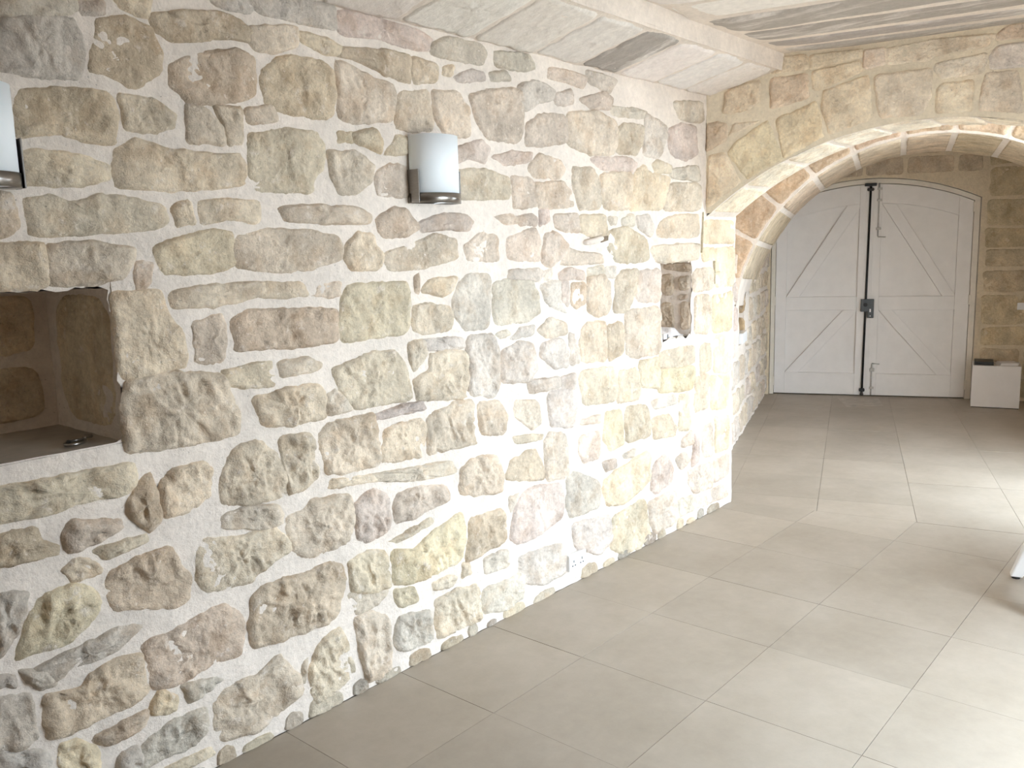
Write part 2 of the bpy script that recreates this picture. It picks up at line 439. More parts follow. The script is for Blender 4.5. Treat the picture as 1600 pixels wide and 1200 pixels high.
# ------------------------------------------------------------------ left wall
fL = lambda x, z, h: Vector((x, YW-h, z))
BN = (0.30, 1.155, 1.16, 1.622)             # big niche  x0, x1, z0, z1
SN = (4.243, 4.585, 1.165, 1.600)           # small niche
wall_left = sheet('wall_left', -2.2, 5.125, 0.0, 2.60, fL, M_MORTAR, None, 0.025, 0.007, (BN, SN), ragged=.03)
tag(wall_left, 'long rubble limestone wall with thick pale mortar joints and two niches', 'wall', kind='structure')
LEFT = '''g 928,2326 1117,2363 1130,2327 1143,2287 1140,2252 1122,2207 1041,2197 968,2198 914,2197
g 936,2398 1107,2431 1120,2392 1101,2372 1017,2353 930,2342
b 1187,2366 1266,2389 1345,2367 1369,2307 1364,2256 1286,2201 1217,2219 1155,2233 1176,2305
t 1258,2444 1349,2461 1340,2410 1311,2410 1274,2421
g 1138,2408 1210,2422 1207,2391 1153,2377
g 1566,2512 1705,2538 1693,2473 1624,2475 1569,2484
b 1370,2416 1474,2443 1594,2455 1672,2425 1662,2384 1588,2385 1424,2347 1380,2372
b 1407,2280 1500,2326 1631,2355 1687,2333 1678,2217 1599,2189 1460,2174 1406,2215
b 959,2146 1058,2168 1189,2172 1212,2121 1198,2031 1100,2037 1059,2051 955,2034
t 1240,2169 1336,2166 1393,2130 1380,2096 1322,2077 1250,2080
t 1443,2163 1501,2154 1558,2106 1554,2061 1439,2058
t 1540,2163 1626,2167 1623,2066 1577,2063 1564,2116
y 958,1989 1012,1999 1130,1987 1174,1967 1170,1931 1096,1910 957,1909
t 1225,2019 1290,2047 1368,2029 1528,2020 1603,2030 1618,2005 1606,1929 1382,1906 1215,1914 1205,1959
t 1653,2174 1749,2194 1757,2144 1658,2132
g 1705,2538 1907,2577 2020,2557 2021,2483 1899,2483 1766,2481 1719,2492
t 1684,2432 1859,2461 1861,2404 1763,2369 1720,2368 1681,2402
t 1890,2445 1984,2444 2045,2427 2036,2399 1987,2397 1914,2413
p 2046,2535 2112,2560 2232,2556 2424,2543 2482,2523 2471,2479 2337,2471 2211,2480 2077,2467
g 2516,2504 2598,2541 2768,2549 2816,2518 2784,2468 2668,2465 2514,2468
g 2897,2530 3080,2549 3123,2501 3033,2475 2906,2478
b 2074,2426 2271,2444 2376,2442 2362,2352 2296,2350 2130,2390 2064,2392
t 2401,2440 2520,2426 2517,2371 2412,2346 2398,2392
t 2565,2426 2620,2434 2609,2401 2563,2401
g 2636,2398 2724,2435 2792,2437 2791,2405 2664,2383
g 2863,2440 2946,2457 2966,2427 2872,2415
b 1734,2310 1812,2361 1957,2361 2003,2335 2011,2254 1992,2187 1956,2172 1779,2177 1737,2198 1717,2252
t 2034,2366 2070,2371 2186,2336 2287,2319 2300,2286 2270,2195 2099,2169 2028,2190
t 2318,2300 2479,2324 2488,2185 2400,2159 2301,2175
t 2505,2321 2642,2337 2696,2279 2700,2170 2559,2166 2509,2236
p 2728,2333 2860,2374 3030,2394 3048,2301 3020,2168 2809,2172 2744,2271
t 1655,2089 1774,2119 1925,2121 1949,2074 1936,1996 1900,1972 1889,1917 1664,1915 1644,1961
t 2024,2129 2082,2133 2080,2105 2029,2101
t 2089,2128 2189,2148 2218,2115 2207,2074 2109,2102
t 2255,2089 2299,2133 2348,2131 2345,2077 2246,2070
t 1976,2059 2107,2062 2164,2019 2153,1966 2082,1923 2008,1915 1978,1987
p 2186,1991 2243,2023 2342,2028 2334,1913 2181,1914
p 2631,2114 2768,2156 2817,2126 2784,2071 2696,2079 2628,2056
p 2867,2096 2975,2123 3086,2123 3073,2088 2929,2066
t 2625,2017 2763,2037 2927,2011 2935,1950 2923,1922 2629,1914
p 3256,2512 3372,2520 3524,2511 3484,2461 3383,2471 3261,2470
w 3565,2538 3673,2537 3785,2528 3727,2467 3590,2489
w 3041,2409 3155,2443 3271,2415 3258,2378 3163,2354 3093,2319 3050,2342
w 3295,2403 3407,2430 3418,2381 3318,2363
p 3522,2406 3671,2453 3755,2432 3726,2382 3588,2376
p 3091,2249 3184,2303 3365,2310 3369,2200 3203,2167 3087,2165
t 3404,2328 3614,2356 3768,2324 3780,2215 3751,2165 3556,2153 3400,2188
w 3783,2396 3962,2406 4055,2399 4023,2363 3797,2358
t 3796,2271 3870,2317 4039,2324 4022,2232 3975,2180 3809,2177
w 4071,2384 4268,2352 4285,2294 4217,2178 4054,2185
p 4319,2322 4442,2367 4607,2363 4627,2221 4497,2177 4337,2202
w 4388,2483 4681,2514 4682,2406 4442,2402
t 3106,2054 3166,2121 3310,2108 3346,2066 3307,2027 3151,2021
p 3603,2133 3868,2153 3959,2130 3928,2087 3678,2083
t 3422,2070 3581,2078 3635,2010 3646,1901 3469,1890 3420,1980
t 3138,1992 3331,2006 3393,1964 3404,1896 3169,1884 3136,1941
p 2970,2013 3104,2005 3137,1956 3134,1891 2987,1888 2979,1951
t 3664,2058 3928,2079 3910,1897 3703,1894 3648,1972
y 3974,2064 4053,2118 4134,2080 4319,2071 4285,1991 4251,1903 3926,1889 3942,1997
t 4167,2133 4217,2152 4337,2133 4319,2097 4200,2092
w 4354,2116 4628,2148 4648,2067 4372,2073
t 4337,2037 4649,2049 4670,1901 4285,1895
t 879,1873 917,1870 922,1803 900,1782 869,1782
t 953,1867 1024,1882 1074,1861 1147,1885 1230,1878 1316,1857 1328,1814 1301,1795 1211,1781 996,1773 968,1782 961,1829
t 1372,1853 1422,1873 1432,1815 1384,1805
t 1470,1870 1544,1881 1655,1879 1655,1811 1561,1821 1475,1808
t 865,1749 972,1743 976,1699 979,1647 940,1636 853,1636
t 997,1743 1106,1750 1230,1730 1211,1683 1189,1651 1086,1637 1003,1641 996,1690
b 1236,1687 1261,1691 1285,1681 1278,1633 1234,1616 1227,1645
y 1305,1733 1358,1752 1496,1785 1557,1775 1554,1672 1467,1650 1333,1655 1311,1690
t 1359,1595 1436,1611 1639,1611 1648,1574 1526,1549 1365,1550
y 1163,1601 1302,1598 1314,1563 1326,1523 1353,1481 1367,1399 1354,1370 1179,1353 1159,1374 1160,1479
t 1403,1492 1494,1510 1509,1483 1499,1374 1403,1375
t 1507,1331 1610,1340 1672,1343 1681,1287 1672,1260 1585,1267 1509,1288
t 1779,1860 1906,1871 2063,1865 2122,1843 2104,1813 1972,1810 1801,1817
t 1586,1765 1690,1785 1845,1785 1968,1762 1994,1722 1976,1676 1834,1647 1679,1652 1630,1659 1577,1666
t 2039,1732 2086,1773 2147,1761 2153,1731 2190,1694 2170,1641 2047,1645 2021,1692
b 2182,1826 2257,1863 2323,1864 2387,1796 2325,1765 2226,1760 2188,1784
p 2414,1815 2542,1854 2655,1843 2692,1817 2661,1783 2511,1790 2429,1777
t 2222,1700 2375,1740 2482,1765 2592,1744 2588,1666 2368,1634 2226,1633
p 2658,1717 2750,1770 2852,1755 2858,1652 2674,1657
p 2877,1838 2963,1846 3006,1818 2919,1818
p 2932,1748 3119,1790 3152,1724 3149,1643 2944,1656
t 1668,1594 1694,1609 1817,1603 1827,1558 1728,1558 1660,1567
t 1854,1556 1899,1593 1977,1595 1974,1549
b 1556,1495 1619,1522 1824,1513 1949,1499 1953,1463 1948,1388 1773,1382 1670,1393 1560,1394
y 1995,1530 2035,1581 2166,1586 2314,1579 2317,1498 2301,1385 2105,1384 1991,1383 1971,1462
b 2357,1596 2384,1601 2380,1544 2354,1546
t 2416,1555 2454,1586 2583,1587 2552,1535 2505,1518 2415,1543
t 2350,1483 2430,1490 2539,1470 2556,1422 2534,1377 2397,1376 2345,1394
w 2580,1520 2671,1596 2792,1591 2799,1508 2782,1369 2640,1368 2566,1441
w 2832,1555 2907,1558 3087,1550 3131,1481 3141,1406 3057,1375 2835,1372 2828,1464
t 1717,1333 1810,1339 1871,1314 1862,1292 1726,1287
t 1947,1282 2038,1301 2101,1324 2230,1316 2277,1260 2297,1180 2311,1120 2041,1124 1983,1169 1951,1234
t 2315,1333 2395,1344 2400,1285 2335,1234 2313,1294
w 2413,1349 2589,1338 2616,1295 2437,1300
t 2427,1282 2510,1283 2625,1273 2628,1135 2605,1083 2345,1108 2342,1194 2424,1223
w 2647,1326 2811,1324 2830,1266 2823,1109 2799,1061 2646,1098
w 2872,1247 2984,1279 3087,1254 3107,1146 3046,1093 2866,1117
w 2843,1329 2898,1345 2930,1321 2864,1312
p 3007,1839 3087,1854 3127,1833 3120,1808 3028,1808
p 3157,1870 3217,1878 3228,1834 3167,1812
p 3283,1849 3442,1859 3453,1782 3362,1778 3300,1797
t 3482,1851 3674,1854 3686,1766 3658,1758 3574,1758 3480,1782
p 3201,1753 3274,1767 3348,1714 3334,1661 3233,1619 3173,1643
p 3360,1699 3464,1674 3627,1662 3627,1622 3358,1622
w 3716,1846 3789,1847 3789,1814 3730,1806
w 3849,1839 3941,1861 3956,1811 3864,1810
t 3730,1782 3894,1790 4067,1738 4099,1626 3938,1613 3771,1626 3700,1709
w 3988,1848 4100,1858 4149,1798 4116,1755 4019,1790
t 4216,1781 4285,1842 4463,1866 4651,1864 4633,1743 4233,1746
t 4165,1668 4199,1693 4653,1700 4634,1616 4464,1607 4216,1609
y 4720,1841 5116,1839 5120,1699 4721,1704
y 4874,1673 5132,1669 5127,1436 4879,1429
y 4712,1676 4853,1674 4844,1606 4723,1600
t 4616,1546 4835,1548 4837,1431 4617,1423
t 4618,1385 4817,1383 4821,1166 4620,1174
y 4838,1382 5117,1396 5101,1151 4842,1154
w 2953,1606 3124,1607 3159,1584 3122,1556 2963,1570
w 3183,1591 3238,1600 3231,1559 3194,1560
p 3331,1577 3396,1598 3488,1579 3487,1544 3343,1550
w 3168,1517 3267,1534 3304,1525 3302,1441 3339,1400 3214,1439
p 3314,1524 3368,1526 3365,1429 3317,1448
b 3394,1521 3500,1519 3498,1428 3430,1409 3391,1427
t 3542,1545 3654,1557 3710,1513 3723,1422 3708,1365 3607,1356 3538,1386 3526,1482
w 3543,1593 3655,1605 3668,1564 3556,1561
w 3690,1588 3771,1593 3770,1544 3697,1547
t 3784,1535 3845,1566 3985,1569 3968,1476 3889,1361 3767,1369
p 4001,1560 4216,1561 4216,1391 4016,1404 3976,1432
w 2963,1310 3010,1343 3091,1343 3078,1307 2974,1302
w 3138,1324 3224,1362 3324,1339 3335,1291 3209,1283
t 3481,1294 3536,1321 3678,1310 3681,1118 3477,1133 3452,1232
t 3706,1282 3841,1296 3839,1142 3703,1115
t 3873,1353 4216,1355 4215,1093 3886,1111
w 3159,1246 3296,1263 3346,1204 3343,1125 3242,1137 3157,1193
w 3374,1272 3440,1265 3450,1144 3370,1145
t 4233,1100 4601,1099 4602,992 4250,1006
t 4680,1081 4822,1096 4846,933 4703,911
y 4863,1132 5102,1130 5097,881 4868,900
y 4013,1062 4198,1067 4206,919 4197,902 4012,937
t 3462,1078 3732,1078 3776,978 3759,894 3485,911
t 3807,1034 3980,1030 3995,868 3790,881
y 4232,990 4603,973 4584,838 4232,869
t 4623,892 4805,888 4788,698 4625,694
y 4826,885 5086,862 5069,643 4830,671
w 3303,1067 3408,1077 3420,1011 3314,1017
w 3081,1088 3265,1079 3276,1031 3091,1034
t 1177,1334 1278,1350 1483,1323 1505,1246 1536,1187 1524,1124 1436,1114 1262,1121 1162,1131 1160,1190 1164,1248
t 794,1097 960,1096 1144,1095 1148,1035 1125,1005 982,1011 928,1001 792,1008 784,1010
b 1176,1018 1218,1034 1242,905 1198,880 1161,916 1139,952
t 1250,991 1275,1036 1384,1044 1422,1020 1403,933 1344,905 1257,901
t 1460,996 1501,1063 1594,1078 1665,1020 1692,945 1692,870 1601,869 1552,875 1452,900
t 1453,850 1514,862 1651,839 1665,777 1619,767 1461,809
t 961,940 989,956 1099,932 1106,905 1037,880 963,877 954,918
b 780,967 877,963 882,929 922,903 915,881 827,884 771,892
t 1044,858 1160,860 1163,839 1078,823
b 1073,770 1164,797 1258,801 1280,747 1313,688 1301,622 1250,601 1140,645 1076,657 1059,729
t 1368,797 1511,762 1631,758 1691,688 1696,663 1568,625 1529,603 1374,614 1345,678
t 978,843 1030,818 1037,791 971,782 940,821
t 1606,1226 1722,1242 1851,1236 1883,1202 1884,1113 1759,1111 1636,1127
t 1683,1073 1816,1060 1826,916 1775,880 1706,872
w 1904,1187 1941,1205 1982,1157 2003,1130 1906,1121
t 1858,1058 1911,1085 2101,1089 2114,1049 2120,890 1963,892 1883,909 1861,992
p 2149,1088 2345,1102 2360,1066 2164,1066
t 2160,1010 2332,1031 2374,998 2358,873 2194,887 2145,897
t 2394,1034 2565,1061 2654,1055 2656,899 2675,867 2459,880 2394,880
t 2703,1033 2819,1029 2882,968 2856,877 2718,909
t 2125,850 2276,837 2484,820 2501,768 2317,781 2131,823
t 1895,876 2069,856 2083,828 1900,845
t 1699,786 1768,792 1812,823 1972,797 1982,731 1968,640 1913,618 1775,615 1716,657 1688,736
p 1999,752 2081,796 2152,754 2163,672 2134,608 2051,598 2006,624 1995,696
p 2209,740 2314,748 2469,719 2485,659 2307,628 2203,635
t 2588,763 2651,800 2797,784 2837,694 2811,618 2684,633 2583,664
t 2199,570 2341,592 2358,573 2232,554
y 2179,528 2299,494 2393,536 2559,577 2575,508 2558,375 2383,357 2255,363 2178,387
b 2627,530 2840,520 2845,374 2681,360 2598,356
t 1954,543 2048,553 2136,521 2147,424 2144,385 2069,383 1961,425 1957,485
t 2566,343 2607,338 2615,291 2564,292
w 2711,329 2854,325 2862,253 2718,259
w 2887,562 2955,568 2953,515 2895,498
t 2951,1009 3101,986 3122,883 3061,870 2948,942
t 2944,845 3013,840 3120,821 3107,800 2954,813
b 2917,745 3081,758 3127,678 3136,605 2981,632 2880,662
p 3155,775 3206,813 3321,792 3341,584 3301,576 3173,596
w 3200,1010 3366,1010 3404,932 3388,821 3207,852
p 3454,751 3609,748 3606,612 3478,621 3438,671
p 3497,835 3611,837 3610,799 3497,814
y 3669,831 3820,824 3833,646 3695,637 3659,713
t 3866,834 4061,813 4111,722 4093,642 3880,645
t 4145,725 4322,719 4395,635 4377,590 4162,611
w 4145,827 4358,832 4395,779 4180,785
y 4432,812 4546,814 4567,605 4433,619
p 4490,540 4587,571 4608,498 4490,500
p 4717,578 4852,585 4878,373 4730,382
y 4884,611 5093,587 5087,374 4899,379
p 4627,534 4677,545 4679,382 4589,371
p 4144,464 4286,492 4359,390 4341,316 4178,286 4126,327
p 4415,437 4510,457 4569,395 4472,366
y 3677,475 3753,502 4059,547 4093,522 4092,372 3844,311 3690,344 3661,409
p 3649,577 3754,573 3754,529 3678,527
p 4570,335 4836,329 4860,167 4631,179 4551,258
p 4878,331 5088,341 5092,200 4881,183
p 2943,548 3074,571 3274,541 3282,383 3165,348 3041,334 2946,337 2902,381
g 3333,552 3408,569 3603,483 3608,351 3361,354 3330,421
p 4108,236 4286,251 4397,234 4416,60 4178,45 4116,129
t 3734,257 4040,281 4073,141 4107,36 3840,18 3716,91
w 3374,309 3688,278 3701,132 3595,91 3398,183
w 4454,171 4591,168 4612,81 4455,80
p 4631,158 5059,142 5084,49 4652,71
w 2955,264 3265,238 3289,164 3286,81 3130,72 2962,142
g 3847,580 3943,584 3927,555 3863,559
g 761,799 836,778 803,696 766,654 745,652
y 853,740 873,766 956,767 1004,742 1026,680 995,650 918,610 857,614 794,614 827,687
g 847,564 937,582 1055,593 1118,575 1049,529 946,529 890,512
b 864,474 957,459 978,486 1046,499 1124,488 1132,411 1138,366 1055,344 983,345 903,336 855,349 853,410
g 730,513 810,488 813,442 814,369 770,355 716,382
b 1147,511 1179,520 1299,535 1415,550 1482,492 1487,403 1458,356 1352,365 1237,345 1175,366 1159,421
g 1269,332 1364,314 1386,293 1286,268
y 1148,302 1183,346 1233,303 1224,262 1166,272
b 986,286 1101,302 1126,296 1112,259 1021,249
t 1363,229 1419,256 1525,259 1619,293 1649,244 1692,177 1702,123 1616,92 1508,62 1386,84 1361,143
g 1144,211 1226,228 1316,221 1327,153 1272,116 1183,120 1110,124 1104,176
y 882,306 930,293 973,251 974,167 886,212 873,265
g 801,568 859,550 876,508 841,503 811,540
g 737,576 777,569 777,536 734,549
g 1045,189 1096,191 1102,150 1087,108 1030,138
g 713,359 821,316 847,232 707,305
y 1148,88 1314,78 1323,50 1254,50 1209,45
b 1549,544 1589,566 1735,555 1850,562 1915,536 1918,472 1880,370 1849,349 1733,341 1611,356 1534,362 1522,449
t 1759,225 1814,279 1889,289 1923,218 1938,107 1905,88 1842,62 1768,56 1744,117
t 1952,415 2007,410 2135,368 2082,332 1985,326 1957,369
t 1967,300 2048,304 2127,249 2129,160 2131,49 2062,29 2005,46 1975,192
y 2176,354 2272,337 2286,276 2189,282
t 2399,309 2457,319 2524,298 2503,268 2416,282
g 2185,228 2247,227 2355,203 2357,73 2274,76 2177,100 2163,147
t 2403,229 2531,237 2653,219 2655,59 2552,67 2413,66 2398,130
w 2693,183 2881,176 2952,185 2959,63 2842,48 2699,74
g 1716,217 1738,233 1726,163 1705,171'''
def skip(poly):
    return False
for c, poly in parse(LEFT):
    cx, cy, A = centroid(poly)
    zone = sm((1.55-cy)/0.5)*sm((3.2-cx)/0.8)
    quoin = cx > 4.74
    stone(poly, fL, wall_left, M_ASHLAR if quoin else M_STONE, tint((0.84, 0.70, 0.50) if quoin and c == 'y' else c, rnd), proud=(0.004 if quoin else rnd.uniform(.007, .016)+.006*zone), rough=(0.005 if quoin else .011+.007*zone), gouge=(0 if quoin else .006+.016*zone), edge=(.012 if quoin else .016), round_=(.1 if quoin else .11), grow=(.012 if quoin else .014+.004*sm((cx-2.2)/1.2)), step=.0105, jit=.007)
# the wall goes on beside the photograph
r2 = random.Random(3)
for poly in courses(-0.6, 0.66, [.2, .24, .2, .22, .2], 0.02, .25, .45, .05, r2, .02)+courses(-0.6, .26, [.22, .22], 1.14, .25, .45, .05, r2, .02)+courses(-0.6, .80, [.26, .22, .24, .2], 1.66, .25, .45, .05, r2, .02):
    stone(poly, fL, wall_left, M_STONE, tint(r2.choice('ttgby'), r2), proud=.012, rough=.012)
r9 = random.Random(31)
x = 1.25
while x < 4.95:                                # small broken stones bedded along the foot of the wall
    w = r9.uniform(.06, .2); h = r9.uniform(.03, .075)
    if r9.random() < .9:
        stone([(x, 0.0), (x+w*.5, -.004), (x+w, .0), (x+w*.93, h*.7), (x+w*.5, h), (x+w*.08, h*.8)], fL, wall_left, M_STONE, tint(r9.choice([(.46, .40, .33), (.54, .45, .34), (.42, .38, .33), (.64, .55, .42)]), r9), proud=.008, rough=.008, step=.01, edge=.012, jit=.006)
    x += w+r9.uniform(.0, .05)
# niche linings: recesses in the wall with their own back and sides
def niche(x0, x1, z0, z1, depth, f, parent, step=0.03, amp=0.006, shelf=M_SHELF):
    sheet('niche_back', x0-.02, x1+.02, z0-.02, z1+.02, lambda x, z, h: f(x, z, h-depth), M_MORTAR, parent, step, amp)
    sheet('niche_side', .004, depth+.01, z0-.02, z1+.02, lambda d, z, h: f(x1-h, z, -d), M_MORTAR, parent, step, amp)
    sheet('niche_side', .004, depth+.01, z0-.02, z1+.02, lambda d, z, h: f(x0+h, z, -d), M_MORTAR, parent, step, amp)
    sheet('niche_top', x0-.02, x1+.02, .004, depth+.01, lambda x, d, h: f(x, z1-h, -d), M_MORTAR, parent, step, amp)
    sheet('niche_shelf', x0-.02, x1+.02, -.004, depth+.01, lambda x, d, h: f(x, z0+h, -d), shelf, parent, step, amp*.4)
niche(*BN, 0.48, fL, wall_left)
niche(*SN, 0.30, fL, wall_left)
bb = lambda x, z, h: fL(x, z, h-0.48)
for c, poly in [('y', [(.98, 1.40), (1.11, 1.41), (1.12, 1.60), (.97, 1.60)]), ('y', [(.62, 1.41), (.94, 1.40), (.95, 1.60), (.61, 1.61)]), ('y', [(.88, 1.19), (1.12, 1.19), (1.12, 1.37), (.87, 1.37)]), ('t', [(.5, 1.19), (.84, 1.19), (.84, 1.37), (.5, 1.37)]), ('y', [(.33, 1.41), (.58, 1.41), (.57, 1.6), (.34, 1.6)])]:
    stone(poly, bb, wall_left, M_STONE, tint(c, rnd), proud=.008, rough=.006)
side = lambda d, z, h: fL(BN[1]-h, z, -d)
for c, poly in [('y', [(.03, 1.19), (.40, 1.19), (.41, 1.60), (.03, 1.60)])]:
    stone(poly, side, wall_left, M_STONE, tint(c, rnd), proud=.007, rough=.008)
sd_ = lambda d, z, h: fL(SN[1]-h, z, -d)
for c, poly in [('b', [(.115, 1.40), (.20, 1.39), (.21, 1.53), (.12, 1.53)]), ('b', [(.01, 1.43), (.085, 1.42), (.09, 1.51), (.012, 1.52)]), ('b', [(.0, 1.535), (.13, 1.545), (.20, 1.555), (.20, 1.595), (.0, 1.595)]), ('b', [(.11, 1.19), (.21, 1.19), (.21, 1.36), (.12, 1.36)]), ('b', [(.005, 1.19), (.075, 1.19), (.07, 1.37), (.005, 1.36)]), ('p', [(.02, 1.375), (.085, 1.365), (.09, 1.405), (.02, 1.41)])]:
    stone(poly, sd_, wall_left, M_STONE, tint(c, rnd), proud=.016, rough=.012, step=.008, edge=.02)
mb = MB()                                      # small cross cut into the quoin and the open joint above it
mb.prism([(4.853, 1.455), (4.861, 1.455), (4.860, 1.594), (4.852, 1.596)], -.004, .0125, fL); mb.prism([(4.80, 1.508), (4.802, 1.516), (4.92, 1.530), (4.918, 1.521)], -.004, .012, fL)
mb.build('cut_cross', M_CUT, wall_left)
mb = MB(); mb.prism([(4.693, 1.65), (4.697, 1.648), (4.706, 1.76), (4.710, 1.885), (4.706, 1.888), (4.700, 1.77)], -.004, .011, fL)
mb.build('open_joint', M_CUT, wall_left)
# old beam hole with a stub of stone below it
mb = MB()
mb.tube([fL(3.50, 1.722, -.02), fL(3.53, 1.724, .012), fL(3.58, 1.733, .022), fL(3.625, 1.742, .02), fL(3.65, 1.746, -.01)], [.010, .014, .016, .015, .012], 8)
mb.build('stone_stub', M_MORTAR, wall_left, smooth=True)
mb = MB(); mb.prism([(3.645, 1.722), (3.70, 1.732), (3.70, 1.768), (3.65, 1.765)], -.03, .012, fL)
mb.build('peg_hole', M_HOLE_SHADE, wall_left)  # solid block; the shade inside the hole is put into its dark brown

# ------------------------------------------------------------------ arch wall
fA = lambda u, z, h: P0+T*u-N*h+UP*z
UR = 2.95
def arc_z(u):
    d = AR*AR-(u-AC[0])**2
    return AC[1]+math.sqrt(d) if d > 0 else 0
U0 = AC[0]-math.sqrt(AR**2-(1.88-AC[1])**2)
U1 = 2*AC[0]-U0
wall_arch = sheet('wall_arch', 0.0, U1, 0, 1, fA, M_WARM, None, 0.03, 0.005, keep=lambda u: (max(1.88, arc_z(u)) if u < U1-1e-6 else 1.88, ZC+.02))
tag(wall_arch, 'ashlar limestone wall with a wide low arch opening into the passage', 'wall', kind='structure')
sheet('wall_pier', U1, UR, 0, ZC+.02, fA, M_MORTAR, wall_arch, 0.05, 0.005)
ARCH = '''t 368,2723 550,2720 565,2644 369,2641
b 370,2615 561,2615 573,2489 373,2449
t 593,2713 832,2710 833,2670 594,2640
t 599,2627 826,2651 860,2601 681,2533 606,2529
p 860,2700 951,2703 962,2622 859,2609
t 971,2702 1204,2716 1458,2705 1425,2652 1207,2632 1178,2612 986,2619
w 1216,2595 1434,2616 1425,2527 1250,2516 1210,2560
w 1463,2604 1497,2646 1669,2642 1676,2529 1460,2539
t 1487,2702 1527,2734 1664,2738 1668,2670 1492,2674
y 401,2389 607,2460 634,2406 646,2297 663,2274 449,2173 440,2205
y 657,2519 877,2570 887,2499 904,2347 693,2281 651,2422
t 913,2566 1187,2571 1186,2434 1152,2344 948,2347
t 1222,2459 1251,2488 1383,2489 1383,2342 1220,2346
t 1440,2514 1581,2513 1619,2312 1420,2339
t 109,2560 135,2577 245,2606 306,2608 302,2491 247,2457 174,2450 99,2452 113,2510
b 9,2393 62,2403 119,2383 118,2300 44,2264 4,2250
t 171,2380 295,2383 197,2342 149,2328
y 132,2219 176,2281 321,2365 353,2380 435,2196 442,2167 325,2115 245,2069 196,2134
y 18,2205 109,2217 170,2114 208,2053 28,1929 5,1931'''
for c, poly in parse(ARCH):
    stone(poly, fA, wall_arch, M_ASHLAR, tint(tuple(min(.93, x*1.14) for x in COL[c]), rnd, .04), proud=.010, rough=.008, edge=.012, round_=.07, jit=.005, grow=.009, step=.0105)
r3 = random.Random(5)
for k, a in enumerate([82.5, 74.5, 66.5, 58.5]):        # voussoirs to the right of the frame
    a0, a1 = math.radians(a-.4), math.radians(a-7.6)
    pts = [(AC[0]+rr*math.cos(t), AC[1]+rr*math.sin(t)) for rr, t in ((AR+.02, a0), (AR+.02, (a0+a1)/2), (AR+.02, a1), (AR+.19, a1), (AR+.19, a0))]
    if k > 1: stone(pts, fA, wall_arch, M_ASHLAR, tint(r3.choice('ty'), r3), proud=.009, rough=.006, edge=.014, round_=.12)
for poly in courses(U1+.02, UR-.02, [.27]*9, .02, .35, .6, .025, r3, .006):
    stone(poly, fA, wall_arch, M_ASHLAR, tint(r3.choice('ty'), r3), proud=.008, rough=.006, edge=.014, round_=.1)
# underside of the first arch, built along the left wall direction
def fS(s, d, h):
    a = math.pi-s/AR
    rr = AR-h
    return P0+T*(AC[0]+rr*math.cos(a))+Vector((d, 0, 0))+UP*(AC[1]+rr*math.sin(a))
aS = math.acos((AC[0]-U0)/AR)               # springing, measured from the left horizontal
sheet('arch_soffit', aS*AR, (math.pi-aS)*AR, 0, WT, fS, M_MORTAR, wall_arch, 0.03, 0.004)
ja = [180-math.degrees(aS), 123.4, 115, 106.9, 98.9, 90.6, 83.3, 75.5, 67.5, 59.5, 51.5, math.degrees(aS)]
for i in range(len(ja)-1):
    s0 = math.radians(180-ja[i])*AR+.012; s1 = math.radians(180-ja[i+1])*AR-.012
    stone([(s0, .012), ((s0+s1)/2, .010), (s1, .012), (s1, WT-.012), ((s0+s1)/2, WT-.010), (s0, WT-.012)], fS, wall_arch, M_ASHLAR, tint((0.90, 0.81, 0.66), rnd, .03), proud=.006, rough=.004, edge=.012, round_=.06, jit=.003, name='voussoir')
# back of the arch wall and the far jamb
mb = MB()
mb.quad(P0+Vector((WT, 0, 0)), P0+Vector((WT, 0, 2.8)), P0+T*-.5+Vector((WT, 0, 2.8)), P0+T*-.5+Vector((WT, 0, 0)))
us = [U0+(U1-U0)*k/40 for k in range(41)]
for a, b_ in zip(us, us[1:]):
    q = lambda u, z: P0+T*u+Vector((WT, 0, z))
    mb.quad(q(a, max(1.88, arc_z(a))), q(b_, max(1.88, arc_z(b_))), q(b_, ZC+.05), q(a, ZC+.05))
mb.quad(q(U1, 0), q(2.62, 0), q(2.62, ZC+.05), q(U1, ZC+.05))
mb.quad(fA(U1, 0, 0), q(U1, 0), q(U1, 1.9), fA(U1, 1.9, 0))
mb.quad(fA(0, 1.86, 0), q(0, 1.86), q(U0, 1.88), fA(U0, 1.88, 0))
mb.build('arch_back', M_MORTAR, wall_arch)

# ------------------------------------------------------------------ passage: left wall, second arch with vault, end wall
fP = lambda x, z, h: WL0+DW*x+NW*h+UP*z
PN = (1.80, 2.22, 0.83, 1.325)
wall_passage_left = sheet('wall_passage_left', 0, 4.34, 0, ZC+.02, fP, M_MORTAR, None, 0.05, 0.012, (PN,))
tag(wall_passage_left, 'rough splayed limestone wall of the passage with a narrow niche', 'wall', kind='structure')
niche(*PN, 0.22, fP, wall_passage_left, 0.05, 0.008, M_MORTAR)
r4 = random.Random(11)
for poly in courses(0, 4.30, [.24, .22, .26, .22, .25, .2, .22], .02, .25, .5, .05, r4, .02):
    cx, cy, A = centroid(poly)
    if PN[0]-.22 < cx < PN[1]+.22 and PN[2]-.10 < cy < PN[3]+.10: continue
    stone(poly, fP, wall_passage_left, M_STONE, tint(r4.choice('ttpw'), r4), proud=.014, rough=.016, step=.024)
pb = lambda x, z, h: fP(x, z, h-0.22)
for poly in ([(1.83, 1.07), (2.19, 1.07), (2.19, 1.31), (1.83, 1.31)], [(1.83, .86), (2.19, .86), (2.19, 1.03), (1.83, 1.03)]):
    stone(poly, pb, wall_passage_left, M_STONE, tint('b', r4), proud=.02, rough=.012)

